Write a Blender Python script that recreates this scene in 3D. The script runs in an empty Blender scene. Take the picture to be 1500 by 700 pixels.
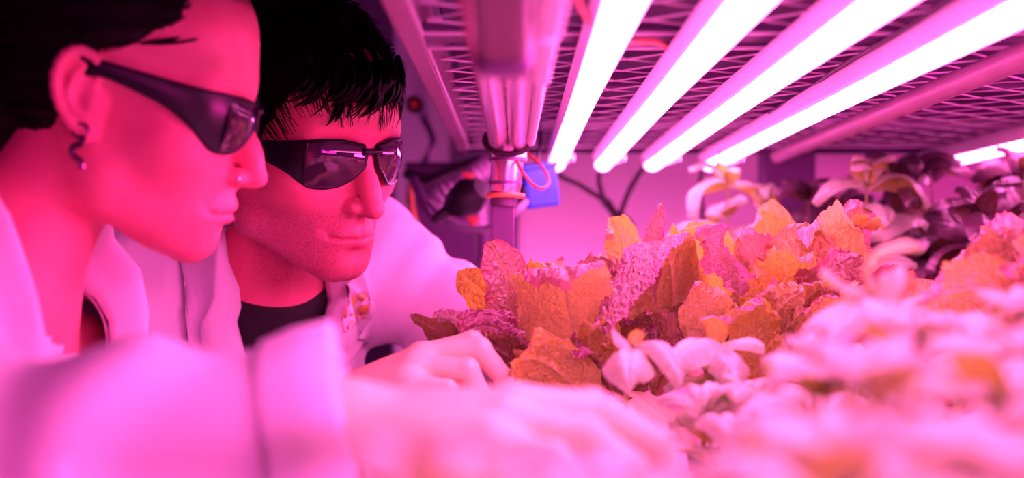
import bpy, math, random
import numpy as np
from mathutils import Vector, Matrix
from mathutils.bvhtree import BVHTree

PI = math.pi
sc = bpy.context.scene
col = sc.collection
# ------------------------------------------------------------------ camera (the lens sits between two rack levels; x right, y depth, z up)
FPX = 1900.0
PX, PY = 755.0, 384.0
cd = bpy.data.cameras.new('camera'); cam = bpy.data.objects.new('camera', cd); col.objects.link(cam)
cam.location = (0, 0, 0); cam.rotation_euler = (PI/2, 0, 0)
cd.sensor_width = 36; cd.lens = FPX/1500*36
cd.shift_x = -(PX-750)/1500; cd.shift_y = (PY-350)/1500
cd.clip_start = 0.02
cd.dof.use_dof = True; cd.dof.focus_distance = 1.17; cd.dof.aperture_fstop = 3.2
sc.camera = cam
# ------------------------------------------------------------------ light
LAMP = (1.0, 0.125, 0.55)
LAMP_POWER = 24.0
ROOM = (1.0, 0.020, 0.47)
w = bpy.data.worlds.new('world'); sc.world = w; w.use_nodes = True
w.node_tree.nodes['Background'].inputs[0].default_value = (0.30, 0.01, 0.28, 1)
w.node_tree.nodes['Background'].inputs[1].default_value = 0.10
sc.view_settings.view_transform = 'Standard'; sc.view_settings.look = 'None'
sc.view_settings.exposure = 0.0; sc.view_settings.gamma = 1.0
def area(name, loc, target, size, power, color, sizey=None):
    l = bpy.data.lights.new(name, 'AREA'); l.energy = power; l.color = color; l.size = size
    if sizey: l.shape = 'RECTANGLE'; l.size_y = sizey
    o = bpy.data.objects.new(name, l); col.objects.link(o); o.location = loc
    o.rotation_euler = (Vector(target)-Vector(loc)).to_track_quat('-Z', 'Y').to_euler(); return o
area('neighbour_rack_glow', (0.50, -0.7, 0.07), (-0.25, 1.1, 0.05), 0.9, 9.0, ROOM, 0.2)
area('face_fill', (1.25, 0.85, 0.03), (-0.2, 1.2, 0.08), 0.6, 18.0, (1.0, 0.035, 0.42), 0.12)  # unseen area light added to brighten the man's face from the side
area('screen_fill', (0.10, 2.12, -0.30), (0.10, 2.3, -0.02), 0.5, 4.0, LAMP, 0.1)  # unseen area light added behind the tray end to brighten the screen
area('aisle_glow', (-1.7, 2.4, 0.45), (-0.6, 3.0, 0.1), 0.8, 2.5, (0.75, 0.10, 0.75), 0.8)

def at(x, y, Y): return np.array([(x-PX)*Y/FPX, Y, (PY-y)*Y/FPX])
# ------------------------------------------------------------------ object helpers
def link(o, parent=None):
    col.objects.link(o)
    if parent is not None: o.parent = parent
    return o
def tag(o, label=None, cat=None, group=None, kind=None):
    if label: o['label'] = label
    if cat: o['category'] = cat
    if group: o['group'] = group
    if kind: o['kind'] = kind
    return o
def empty(name, loc=(0, 0, 0), label=None, cat=None, group=None):
    o = bpy.data.objects.new(name, None); o.location = loc; o.empty_display_size = .02; link(o)
    return tag(o, label, cat, group)
def mesh_np(name, V, F, smooth=True):
    """V (n,3), F (m,4) or list of lists"""
    me = bpy.data.meshes.new(name)
    if isinstance(F, np.ndarray):
        k = F.shape[1]
        me.vertices.add(len(V)); me.vertices.foreach_set('co', np.asarray(V, np.float32).ravel())
        me.loops.add(F.size); me.loops.foreach_set('vertex_index', F.astype(np.int32).ravel())
        me.polygons.add(len(F)); me.polygons.foreach_set('loop_start', np.arange(0, F.size, k, dtype=np.int32))
        me.update(calc_edges=True); me.validate()
    else:
        me.from_pydata([tuple(map(float, v)) for v in V], [], F); me.update()
    me.polygons.foreach_set('use_smooth', [smooth]*len(me.polygons))
    return me
def put(name, me, mat, parent=None, label=None, loc=None):
    o = bpy.data.objects.new(name, me)
    if mat is not None and not me.materials: me.materials.append(mat)
    link(o, parent)
    if loc is not None: o.location = loc
    if parent is not None and loc is None and parent.type == 'EMPTY':
        o.location = (-parent.location[0], -parent.location[1], -parent.location[2]) if False else (0, 0, 0)
        o.matrix_parent_inverse = Matrix.Translation(-Vector(parent.location))
    if label: o['label'] = label
    return o
class MB:
    def __init__(s): s.V = []; s.F = []
    def add(s, V, F):
        b = len(s.V); s.V += [tuple(map(float, v)) for v in V]; s.F += [[b+i for i in f] for f in F]; return s
    def box(s, c, d, bev=0.0, R=None):
        x, y, z = d[0]/2, d[1]/2, d[2]/2; c = np.array(c, float)
        if bev <= 0:
            V = [(a*x, b*y, e*z) for a in (-1, 1) for b in (-1, 1) for e in (-1, 1)]
            F = [[0, 1, 3, 2], [4, 6, 7, 5], [0, 4, 5, 1], [2, 3, 7, 6], [0, 2, 6, 4], [1, 5, 7, 3]]
        else:
            bm = bpy.data.meshes.new('t'); import bmesh
            g = bmesh.new(); bmesh.ops.create_cube(g, size=1)
            for v in g.verts: v.co = Vector((v.co.x*2*x, v.co.y*2*y, v.co.z*2*z))
            bmesh.ops.bevel(g, geom=list(g.edges), offset=bev, segments=2, affect='EDGES', profile=.5)
            V = [tuple(v.co) for v in g.verts]; F = [[v.index for v in f.verts] for f in g.faces]
            g.free(); bpy.data.meshes.remove(bm)
        V = np.array(V)
        if R is not None: V = V @ np.array(R).T
        return s.add(V+c, F)
    def tube(s, P, r, n=10, cap=True, flat=1.0):
        P = [np.array(p, float) for p in P]; m = len(P)
        rr = r if hasattr(r, '__len__') else [r]*m
        V = []; F = []; prev = None
        for i in range(m):
            t = P[min(i+1, m-1)]-P[max(i-1, 0)]; t = t/(np.linalg.norm(t)+1e-12)
            if prev is None:
                a = np.array([0, 0, 1.]) if abs(t[2]) < .9 else np.array([1., 0, 0])
            else: a = prev
            u = a-t*np.dot(a, t); u /= np.linalg.norm(u)+1e-12; prev = u; v = np.cross(t, u)
            for k in range(n):
                an = 2*PI*k/n; V.append(P[i]+rr[i]*(math.cos(an)*u+math.sin(an)*v*flat))
        for i in range(m-1):
            for k in range(n):
                F.append([i*n+k, i*n+(k+1) % n, (i+1)*n+(k+1) % n, (i+1)*n+k])
        if cap: F.append(list(range(n))[::-1]); F.append([(m-1)*n+k for k in range(n)])
        return s.add(V, F)
    def build(s, name, mat, parent=None, label=None, smooth=False):
        me = mesh_np(name, s.V, s.F, smooth)
        if smooth:
            me.set_sharp_from_angle(angle=math.radians(42))
        return put(name, me, mat, parent, label)
def spline(P, n=24, closed=False):
    P = np.array(P, float); m = len(P); out = []
    segs = m if closed else m-1
    for i in range(segs):
        if closed: a, b, c, d = P[(i-1) % m], P[i], P[(i+1) % m], P[(i+2) % m]
        else: a, b, c, d = P[max(i-1, 0)], P[i], P[i+1], P[min(i+2, m-1)]
        for k in range(n):
            t = k/n
            out.append(.5*((2*b)+(-a+c)*t+(2*a-5*b+4*c-d)*t*t+(-a+3*b-3*c+d)*t**3))
    if not closed: out.append(P[-1])
    return np.array(out)
# ------------------------------------------------------------------ materials
def mat(name, color=(.5, .5, .5), rough=.5, metal=0.0, spec=.5, emit=None, es=0, noise=0, nscale=30, bump=0, bscale=200, coat=0, trans=0, sss=0):
    m = bpy.data.materials.new(name); m.use_nodes = True; nt = m.node_tree; n = nt.nodes; l = nt.links
    b = n['Principled BSDF']
    b.inputs['Base Color'].default_value = (*color, 1); b.inputs['Roughness'].default_value = rough
    b.inputs['Metallic'].default_value = metal; b.inputs['Specular IOR Level'].default_value = spec
    b.inputs['Coat Weight'].default_value = coat; b.inputs['Transmission Weight'].default_value = trans
    b.inputs['Subsurface Weight'].default_value = sss
    if emit: b.inputs['Emission Color'].default_value = (*emit, 1); b.inputs['Emission Strength'].default_value = es
    tc = n.new('ShaderNodeTexCoord')
    if noise:
        t = n.new('ShaderNodeTexNoise'); t.inputs['Scale'].default_value = nscale; t.inputs['Detail'].default_value = 4
        l.new(tc.outputs['Object'], t.inputs['Vector'])
        r = n.new('ShaderNodeValToRGB'); r.color_ramp.elements[0].position = .3; r.color_ramp.elements[1].position = .75
        r.color_ramp.elements[0].color = (*[c*(1-noise) for c in color], 1); r.color_ramp.elements[1].color = (*[min(1, c*(1+noise*.4)) for c in color], 1)
        l.new(t.outputs['Fac'], r.inputs['Fac']); l.new(r.outputs['Color'], b.inputs['Base Color'])
    if bump:
        t2 = n.new('ShaderNodeTexNoise'); t2.inputs['Scale'].default_value = bscale; t2.inputs['Detail'].default_value = 3
        l.new(tc.outputs['Object'], t2.inputs['Vector'])
        bp = n.new('ShaderNodeBump'); bp.inputs['Strength'].default_value = bump; bp.inputs['Distance'].default_value = .002
        l.new(t2.outputs['Fac'], bp.inputs['Height']); l.new(bp.outputs['Normal'], b.inputs['Normal'])
    return m
M = {}
M['wall'] = mat('wall_paint', (.78, .74, .86), .7, noise=.06, nscale=4)
M['panel'] = mat('white_panel', (.80, .72, .80), .55, noise=.05, nscale=6)
M['floor'] = mat('floor_resin', (.35, .34, .38), .4, noise=.15, nscale=6)
M['dark_wall'] = mat('purple_grey_wall', (.30, .22, .42), .7, noise=.1, nscale=5)
M['rail'] = mat('painted_steel', (.34, .18, .28), .45, noise=.1, nscale=30)
M['lattice'] = mat('galvanised_lattice', (.78, .62, .80), .4, metal=.3)
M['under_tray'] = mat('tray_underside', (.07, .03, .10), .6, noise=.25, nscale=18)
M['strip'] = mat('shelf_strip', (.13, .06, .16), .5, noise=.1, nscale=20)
M['tray'] = mat('white_tray_plastic', (.7, .7, .72), .45)
M['post'] = mat('dark_post_steel', (.16, .07, .20), .4, metal=.2)
M['clampm'] = mat('clamp_plastic', (.14, .05, .11), .5)
M['chrome'] = mat('brushed_chrome', (.85, .72, .85), .24, metal=.9, bump=.15, bscale=90)
M['black'] = mat('black_plastic', (.012, .008, .014), .4)
M['rubber'] = mat('black_rubber', (.03, .015, .035), .55)
M['greyhose'] = mat('grey_hose', (.40, .30, .45), .5)
M['blue'] = mat('blue_plastic', (.03, .16, 1.0), .4, noise=.2, nscale=60, emit=None)
M['red_wire'] = mat('red_wire', (.75, .10, .08), .45)
M['orange'] = mat('orange_ring', (.95, .35, .12), .4)
M['housing'] = mat('lamp_housing', (.86, .80, .86), .38, metal=.15)
M['diffuser'] = mat('lamp_diffuser', (.9, .9, .9), .5, emit=LAMP, es=LAMP_POWER)
M['clear'] = mat('clear_clip', (.95, .85, .95), .12, trans=.75)
M['soil'] = mat('growing_plug', (.06, .035, .02), .9, bump=.8, bscale=90, noise=.4)
M['hair_dark'] = mat('black_hair', (.0025, .0015, .002), .6, spec=.12)
M['hair_brown'] = mat('dark_brown_hair', (.005, .002, .003), .6, spec=.15)
M['tshirt'] = mat('black_cotton', (.010, .009, .010), .85, bump=.3, bscale=600)
M['trousers'] = mat('navy_trousers', (.03, .03, .06), .8)
M['shoe'] = mat('dark_shoe', (.03, .02, .02), .5)
M['frame'] = mat('black_glasses_frame', (.006, .004, .011), .33, spec=.4)
M['metal'] = mat('earring_metal', (.20, .10, .16), .3, metal=.9)
M['gold'] = mat('emblem_yellow', (.80, .44, .12), .6, noise=.2, nscale=200)
M['emblem_pale'] = mat('emblem_stitching', (.78, .45, .50), .7)
M['button'] = mat('white_button', (.75, .68, .75), .3)
M['stud'] = mat('nose_stud', (.95, .85, .9), .1, metal=1)

def coat_mat():
    m = mat('white_lab_coat', (.83, .80, .84), .75, spec=.2); nt = m.node_tree; n = nt.nodes; l = nt.links; b = n['Principled BSDF']
    tc = n.new('ShaderNodeTexCoord')
    wv = n.new('ShaderNodeTexWave'); wv.inputs['Scale'].default_value = 420; wv.inputs['Distortion'].default_value = .6; wv.bands_direction = 'DIAGONAL'
    t = n.new('ShaderNodeTexNoise'); t.inputs['Scale'].default_value = 26; t.inputs['Detail'].default_value = 5
    l.new(tc.outputs['Object'], wv.inputs['Vector']); l.new(tc.outputs['Object'], t.inputs['Vector'])
    a = n.new('ShaderNodeMath'); a.operation = 'MULTIPLY_ADD'; a.inputs[1].default_value = .06
    l.new(wv.outputs['Fac'], a.inputs[0]); l.new(t.outputs['Fac'], a.inputs[2])
    bp = n.new('ShaderNodeBump'); bp.inputs['Strength'].default_value = .25; bp.inputs['Distance'].default_value = .006
    l.new(a.outputs[0], bp.inputs['Height']); l.new(bp.outputs['Normal'], b.inputs['Normal'])
    return m
M['coat'] = coat_mat()

def skin_mat(name, base, stubble):
    m = mat(name, base, .46, spec=.42); nt = m.node_tree; n = nt.nodes; l = nt.links; b = n['Principled BSDF']
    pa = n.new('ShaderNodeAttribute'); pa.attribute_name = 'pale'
    at_ = n.new('ShaderNodeAttribute'); at_.attribute_name = 'mask'
    sep = n.new('ShaderNodeSeparateColor'); l.new(at_.outputs['Color'], sep.inputs[0])
    tc = n.new('ShaderNodeTexCoord')
    t = n.new('ShaderNodeTexNoise'); t.inputs['Scale'].default_value = 45; t.inputs['Detail'].default_value = 6
    l.new(tc.outputs['Object'], t.inputs['Vector'])
    r = n.new('ShaderNodeValToRGB'); r.color_ramp.elements[0].position = .35; r.color_ramp.elements[1].position = .7
    r.color_ramp.elements[0].color = (base[0]*.93, base[1]*.82, base[2]*.85, 1); r.color_ramp.elements[1].color = (*base, 1)
    l.new(t.outputs['Fac'], r.inputs['Fac'])
    def mix(fac, c1, c2):
        x = n.new('ShaderNodeMix'); x.data_type = 'RGBA'; l.new(fac, x.inputs['Factor']); l.new(c1, x.inputs['A']); x.inputs['B'].default_value = (*c2, 1); return x.outputs['Result']
    c = mix(pa.outputs['Fac'], r.outputs['Color'], (.92, .82, .48))                              # lamp overexposure on the hands, mixed into the skin colour
    c = mix(sep.outputs[0], c, (base[0]*.78, base[1]*.45, base[2]*.62))       # lips
    vo = n.new('ShaderNodeTexVoronoi'); vo.inputs['Scale'].default_value = 900; l.new(tc.outputs['Object'], vo.inputs['Vector'])
    rm = n.new('ShaderNodeMapRange'); rm.inputs['From Min'].default_value = .15; rm.inputs['From Max'].default_value = .5; rm.inputs['To Min'].default_value = 1; rm.inputs['To Max'].default_value = .25
    l.new(vo.outputs['Distance'], rm.inputs['Value'])
    mu = n.new('ShaderNodeMath'); mu.operation = 'MULTIPLY'; l.new(rm.outputs[0], mu.inputs[0]); l.new(sep.outputs[1], mu.inputs[1])
    mu2 = n.new('ShaderNodeMath'); mu2.operation = 'MULTIPLY'; l.new(mu.outputs[0], mu2.inputs[0]); mu2.inputs[1].default_value = stubble
    c = mix(mu2.outputs[0], c, (.10, .03, .05))
    c = mix(sep.outputs[2], c, (base[0]*1.05, base[1]*1.9, base[2]*1.7))                       # nails
    l.new(c, b.inputs['Base Color'])
    t2 = n.new('ShaderNodeTexNoise'); t2.inputs['Scale'].default_value = 520; t2.inputs['Detail'].default_value = 3
    l.new(tc.outputs['Object'], t2.inputs['Vector'])
    bp = n.new('ShaderNodeBump'); bp.inputs['Strength'].default_value = .18; bp.inputs['Distance'].default_value = .0012
    l.new(t2.outputs['Fac'], bp.inputs['Height']); l.new(bp.outputs['Normal'], b.inputs['Normal'])
    b.inputs['Subsurface Weight'].default_value = .12; b.inputs['Subsurface Radius'].default_value = (.008, .002, .002); b.inputs['Subsurface Scale'].default_value = 1
    return m
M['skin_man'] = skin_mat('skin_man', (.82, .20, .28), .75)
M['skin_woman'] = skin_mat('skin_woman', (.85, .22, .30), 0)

def lens_mat():
    m = mat('dark_mirror_lens', (.12, .08, .12), .03, metal=.6, spec=.6, coat=.3)
    return m
M['lens'] = lens_mat()

def leaf_mat(name, top, under, margin, marg_amt, rough, cell, bump, transl, gloss, vein_c):
    """leafco = flat leaf coordinates in metres (x across, y along); edge = 0 at the midrib, 1 at the margin"""
    m = bpy.data.materials.new(name); m.use_nodes = True; nt = m.node_tree; n = nt.nodes; l = nt.links
    b = n['Principled BSDF']; out = n['Material Output']
    at_ = n.new('ShaderNodeAttribute'); at_.attribute_name = 'leafco'
    ed = n.new('ShaderNodeAttribute'); ed.attribute_name = 'edge'
    geo = n.new('ShaderNodeNewGeometry'); oi = n.new('ShaderNodeObjectInfo')
    def mixc(fac, A, B):
        x = n.new('ShaderNodeMix'); x.data_type = 'RGBA'
        l.new(fac, x.inputs['Factor'])
        for k, c in (('A', A), ('B', B)):
            if isinstance(c, tuple): x.inputs[k].default_value = (*c, 1)
            else: l.new(c, x.inputs[k])
        return x.outputs['Result']
    def math_(op, a, b_=None, c=None):
        x = n.new('ShaderNodeMath'); x.operation = op
        for i, v in enumerate((a, b_, c)):
            if v is None: continue
            if isinstance(v, (int, float)): x.inputs[i].default_value = v
            else: l.new(v, x.inputs[i])
        return x.outputs[0]
    ns = n.new('ShaderNodeTexNoise'); ns.inputs['Scale'].default_value = 55; ns.inputs['Detail'].default_value = 5
    l.new(at_.outputs['Vector'], ns.inputs['Vector'])
    # red margin on the upper face
    e2 = math_('ADD', ed.outputs['Fac'], math_('MULTIPLY', math_('SUBTRACT', ns.outputs['Fac'], .5), 1.6))
    mr = n.new('ShaderNodeMapRange'); mr.inputs['From Min'].default_value = .45; mr.inputs['From Max'].default_value = 1.1; mr.inputs['To Max'].default_value = marg_amt
    l.new(e2, mr.inputs['Value'])
    topc = mixc(mr.outputs[0], top, margin)
    sidec = mixc(geo.outputs['Backfacing'], topc, under)
    # per leaf variation
    hsv = n.new('ShaderNodeHueSaturation'); l.new(sidec, hsv.inputs['Color'])
    l.new(math_('MULTIPLY_ADD', oi.outputs['Random'], .5, .75), hsv.inputs['Value'])
    l.new(math_('MULTIPLY_ADD', oi.outputs['Random'], .03, .485), hsv.inputs['Hue'])
    # veins
    vo = n.new('ShaderNodeTexVoronoi'); vo.feature = 'DISTANCE_TO_EDGE'; vo.inputs['Scale'].default_value = cell; l.new(at_.outputs['Vector'], vo.inputs['Vector'])
    vm = n.new('ShaderNodeMapRange'); vm.inputs['From Max'].default_value = .10; vm.inputs['To Min'].default_value = .45; vm.inputs['To Max'].default_value = 0; l.new(vo.outputs['Distance'], vm.inputs['Value'])
    sx = n.new('ShaderNodeSeparateXYZ'); l.new(at_.outputs['Vector'], sx.inputs[0]); ax_ = math_('ABSOLUTE', sx.outputs[0])
    mid = n.new('ShaderNodeMapRange'); mid.inputs['From Min'].default_value = .0006; mid.inputs['From Max'].default_value = .0024; mid.inputs['To Min'].default_value = .8; mid.inputs['To Max'].default_value = 0; l.new(ax_, mid.inputs['Value'])
    wob = math_('MULTIPLY', ns.outputs['Fac'], .010)
    ph = math_('ADD', math_('MULTIPLY_ADD', ax_, -.95, sx.outputs[1]), wob)
    fr = math_('ABSOLUTE', math_('SUBTRACT', math_('FRACT', math_('DIVIDE', ph, .0135)), .5))
    lat = n.new('ShaderNodeMapRange'); lat.inputs['From Min'].default_value = .02; lat.inputs['From Max'].default_value = .10; lat.inputs['To Min'].default_value = .55; lat.inputs['To Max'].default_value = 0; l.new(fr, lat.inputs['Value'])
    vv = math_('MAXIMUM', math_('MAXIMUM', mid.outputs[0], lat.outputs[0]), vm.outputs[0])
    colr = mixc(vv, hsv.outputs['Color'], vein_c)
    l.new(colr, b.inputs['Base Color'])
    b.inputs['Roughness'].default_value = rough; b.inputs['Specular IOR Level'].default_value = gloss
    b.inputs['Coat Weight'].default_value = .4; b.inputs['Coat Roughness'].default_value = .2
    # relief
    h1 = n.new('ShaderNodeMapRange'); h1.interpolation_type = 'SMOOTHSTEP'; h1.inputs['From Max'].default_value = .35; l.new(vo.outputs['Distance'], h1.inputs['Value'])
    vo2 = n.new('ShaderNodeTexVoronoi'); vo2.feature = 'DISTANCE_TO_EDGE'; vo2.inputs['Scale'].default_value = cell*2.6; l.new(at_.outputs['Vector'], vo2.inputs['Vector'])
    h2 = math_('SUBTRACT', math_('MULTIPLY_ADD', vo2.outputs['Distance'], .35, h1.outputs[0]), math_('MULTIPLY', math_('MAXIMUM', mid.outputs[0], lat.outputs[0]), 1.3))
    bp = n.new('ShaderNodeBump'); bp.inputs['Strength'].default_value = bump; bp.inputs['Distance'].default_value = .0022
    l.new(h2, bp.inputs['Height']); l.new(bp.outputs['Normal'], b.inputs['Normal'])
    tr = n.new('ShaderNodeBsdfTranslucent'); l.new(mixc(vm.outputs[0], hsv.outputs['Color'], vein_c), tr.inputs['Color']); l.new(bp.outputs['Normal'], tr.inputs['Normal'])
    g = n.new('ShaderNodeVectorMath'); g.operation = 'MULTIPLY'; g.inputs[1].default_value = (1.30, 1.30, .85); l.new(hsv.outputs['Color'], g.inputs[0]); l.new(g.outputs[0], tr.inputs['Color'])
    ms = n.new('ShaderNodeMixShader'); ms.inputs[0].default_value = transl
    l.new(b.outputs[0], ms.inputs[1]); l.new(tr.outputs[0], ms.inputs[2]); l.new(ms.outputs[0], out.inputs['Surface'])
    return m
#                        name            top             under           margin         amt rough cell bump transl gloss vein
M['lettuce'] = leaf_mat('lettuce_leaf', (.48, .34, .28), (.52, .50, .15), (.48, .12, .22), .9, .22, 200, .6, .38, 1.0, (.56, .50, .32))
M['lettuce_green'] = leaf_mat('lettuce_leaf_green', (.56, .48, .22), (.60, .58, .09), (.54, .24, .18), .7, .26, 200, .5, .44, .95, (.60, .60, .26))
M['lettuce_red'] = leaf_mat('lettuce_leaf_red', (.26, .09, .12), (.22, .16, .05), (.26, .03, .10), .9, .24, 200, .6, .32, 1.0, (.36, .20, .16))
M['basil'] = leaf_mat('basil_leaf', (.50, .62, .42), (.46, .52, .08), (.52, .64, .44), .5, .32, 90, .35, .28, .8, (.60, .74, .50))
M['basil_dark'] = leaf_mat('shaded_dark_basil_leaf', (.12, .07, .10), (.14, .08, .05), (.12, .04, .08), .7, .30, 90, .4, .25, .7, (.2, .12, .14))  # dark purple basil, with the shade between the lamps put into its colour
M['stem'] = mat('plant_stem', (.42, .50, .14), .5)
M['stem_dark'] = mat('dark_stem', (.20, .14, .10), .5)
# ------------------------------------------------------------------ SDF toolkit
def smin(a, b, k):
    h = np.maximum(k-np.abs(a-b), 0)/k
    return np.minimum(a, b)-h*h*k*.25
def smax(a, b, k): return -smin(-a, -b, k)
def cone(p, a, b, ra, rb):
    a = np.asarray(a, float); b = np.asarray(b, float); ab = b-a
    q = p-a; h = (q@ab)/(ab@ab); np.clip(h, 0, 1, out=h)
    q = q-h[:, None]*ab
    return np.sqrt(np.einsum('ij,ij->i', q, q))-(ra+h*(rb-ra))
def ell(p, c, r, R=None):
    q = p-np.asarray(c, float)
    if R is not None: q = q@R
    r = np.asarray(r, float)
    k0 = np.linalg.norm(q/r, axis=1); k1 = np.linalg.norm(q/(r*r), axis=1)+1e-9
    return k0*(k0-1)/k1
def rot(yaw, pitch, roll):
    a, b, c = map(math.radians, (yaw, pitch, roll))
    ca, sa, cb, sb, cc, s2 = math.cos(a), math.sin(a), math.cos(b), math.sin(b), math.cos(c), math.sin(c)
    return np.array([[ca, -sa, 0], [sa, ca, 0], [0, 0, 1]])@np.array([[1, 0, 0], [0, cb, -sb], [0, sb, cb]])@np.array([[cc, 0, s2], [0, 1, 0], [-s2, 0, cc]])
_FN = {}
def fnoise(p, seed, freq, amp):
    """cheap smooth noise: sum of sines"""
    if (seed, freq) not in _FN:
        r = np.random.RandomState(seed); L = []
        for i in range(4):
            d = r.normal(size=3); d /= np.linalg.norm(d); f = freq*(.6+.9*r.rand())
            L.append((d*f*2*PI, r.rand()*6.28, np.roll(d, 1)*f*3, r.rand()*6))
        _FN[(seed, freq)] = L
    o = 0
    for a, b, c, e in _FN[(seed, freq)]: o = o+np.sin(p@a+b+1.3*np.sin(p@c+e))
    return o/4.6*amp
def surfnet(f, lo, hi, h, project=1):
    lo = np.array(lo, float); hi = np.array(hi, float)
    B = 8
    nb = np.maximum(1, np.ceil((hi-lo)/(h*B)).astype(int)); n = nb*B+1
    bi = np.stack(np.meshgrid(*[np.arange(k) for k in nb], indexing='ij'), -1).reshape(-1, 3)
    cen = lo+(bi+.5)*B*h; fc = f(cen)
    G = np.empty(tuple(n), np.float32)
    sg = np.where(fc > 0, 1., -1.).reshape(tuple(nb))
    G[...] = 1
    G[:-1, :-1, :-1] = np.repeat(np.repeat(np.repeat(sg, B, 0), B, 1), B, 2)
    keep = np.abs(fc) < B*h*.87*1.55+h
    off = np.stack(np.meshgrid(*[np.arange(B+1)]*3, indexing='ij'), -1).reshape(-1, 3)
    kb = bi[keep]
    for s in range(0, len(kb), 400):
        idx = (kb[s:s+400, None, :]*B+off[None]).reshape(-1, 3)
        G[idx[:, 0], idx[:, 1], idx[:, 2]] = f(lo+idx*h)
    S = G > 0
    c = S[:-1, :-1, :-1].astype(np.int8)
    tot = np.zeros_like(c)
    for dx in (0, 1):
        for dy in (0, 1):
            for dz in (0, 1):
                tot += S[dx:dx+n[0]-1, dy:dy+n[1]-1, dz:dz+n[2]-1]
    act = (tot > 0) & (tot < 8)
    ai = np.argwhere(act); vid = -np.ones(act.shape, np.int64); vid[act] = np.arange(len(ai))
    acc = np.zeros((len(ai), 3)); cnt = np.zeros(len(ai))
    cs = [(a, b, e) for a in (0, 1) for b in (0, 1) for e in (0, 1)]
    val = {k: G[ai[:, 0]+k[0], ai[:, 1]+k[1], ai[:, 2]+k[2]].astype(float) for k in cs}
    for a in cs:
        for ax in range(3):
            if a[ax]: continue
            b = list(a); b[ax] = 1; b = tuple(b)
            va, vb = val[a], val[b]; m = (va > 0) != (vb > 0)
            t = np.where(m, va/np.where(m, va-vb, 1), 0)
            p = np.tile(np.array(a, float), (len(ai), 1)); p[:, ax] += t
            acc[m] += p[m]; cnt[m] += 1
    V = lo+(ai+acc/cnt[:, None])*h
    Q = []
    for ax in range(3):
        a1, a2 = (ax+1) % 3, (ax+2) % 3
        sl = [slice(1, n[i]-1) for i in range(3)]; sl[ax] = slice(0, n[ax]-1)
        sl2 = list(sl); sl2[ax] = slice(1, n[ax])
        A = S[tuple(sl)]; Bv = S[tuple(sl2)]; e = np.argwhere(A != Bv)
        if not len(e): continue
        e0 = e.copy(); 
        for i in range(3): e0[:, i] += (0 if i == ax else 1)
        sgn = A[e[:, 0], e[:, 1], e[:, 2]]
        def cell(d1, d2):
            q = e0.copy(); q[:, a1] -= d1; q[:, a2] -= d2; return vid[q[:, 0], q[:, 1], q[:, 2]]
        q = np.stack([cell(1, 1), cell(0, 1), cell(0, 0), cell(1, 0)], 1)
        q[sgn] = q[sgn][:, ::-1]
        Q.append(q)
    Q = np.concatenate(Q); Q = Q[(Q >= 0).all(1)]
    for _ in range(project):
        d = f(V); e = h*.35
        g = np.stack([f(V+np.eye(3)[i]*e)-f(V-np.eye(3)[i]*e) for i in range(3)], 1)/(2*e)
        V = V-np.clip(d/np.maximum((g*g).sum(1), .25), -h*.6, h*.6)[:, None]*g
    return V, Q
def snap(f, P, off=0., it=6):
    P = np.array(P, float); e = .002
    for _ in range(it):
        g = np.stack([f(P+np.eye(3)[i]*e)-f(P-np.eye(3)[i]*e) for i in range(3)], 1)/(2*e)
        g /= np.maximum(np.linalg.norm(g, axis=1), .3)[:, None]
        P = P-((f(P)-off)[:, None])*g
    return P
# ------------------------------------------------------------------ head (local: x = subject's right, y forward, z up)
def head_sdf(p, male):
    ax = np.abs(p[:, 0]); q = p.copy(); q[:, 0] = ax      # mirrored
    d = ell(p, (0, -.017, .042), (.0765, .096, .084))
    d = smin(d, ell(p, (0, .036, .002), (.064, .058, .078)), .03)
    jw = .053 if male else .047
    d = smin(d, cone(q, (jw, -.002, -.030), (jw-.003, .010, -.062), .017, .017), .035)
    d = smin(d, cone(q, (jw-.004, .010, -.064), (.014, .074, -.097), .016, .0145 if male else .012), .03)
    d = smin(d, ell(p, (0, .052, -.060), (.040, .040, .046)), .03)
    d = smin(d, ell(p, (0, .076, -.0985), (.0185, .0155, .0145) if male else (.0145, .0145, .013)), .016)
    d = smin(d, ell(p, (0, .074, -.066), (.026, .023, .027)), .02)
    d = smin(d, ell(q, (.044, .054, -.022), (.021, .024, .019)), .03)
    d = smin(d, cone(q, (.008, .088, .026), (.044, .074, .027), .0095, .009), .022)
    d = smin(d, ell(p, (0, .056, .062), (.052, .038, .044)), .03)
    # sockets, eyelids
    d = smax(d, -ell(q, (.031, .100, .004), (.017, .016, .0125)), .016)
    d = smin(d, ell(q, (.031, .0745, .003), (.0135, .0125, .0115)), .004)
    # nose
    d = smin(d, cone(p, (0, .088, .016), (0, .1085, -.022), .0068, .0072), .014)
    d = smin(d, cone(p, (0, .104, -.016), (0, .1165 if male else .1150, -.038), .0076, .0094 if male else .0086), .008)
    d = smin(d, ell(q, (.0115, .1000, -.0405), (.0072, .0095, .0072)), .006)
    d = smin(d, cone(p, (0, .108, -.042), (0, .095, -.048), .006, .006), .006)
    d = smax(d, -ell(q, (.0064, .104, -.0482), (.0032, .0052, .0036)), .003)
    # lips
    lf = 1.0 if male else 1.25
    d = smin(d, cone(q, (.0045, .0985, -.0648), (.0255, .0850, -.0692), .0046*lf, .0024), .006)
    d = smin(d, cone(q, (.0, .0975, -.0760), (.0215, .0860, -.0722), .0060*lf, .0030), .006)
    d = smax(d, -cone(q, (.0, .1048, -.0700), (.0270, .0895, -.0700), .0017, .0012), .0025)
    d = smax(d, -ell(p, (0, .1035, -.0855), (.013, .0068, .0045)), .012)
    d = smax(d, -cone(p, (0, .1065, -.052), (0, .1055, -.061), .0024, .0024), .005)
    d = smax(d, -cone(q, (.0185, .1000, -.050), (.0310, .0890, -.0640), .0012, .001), .012)
    return d
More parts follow.
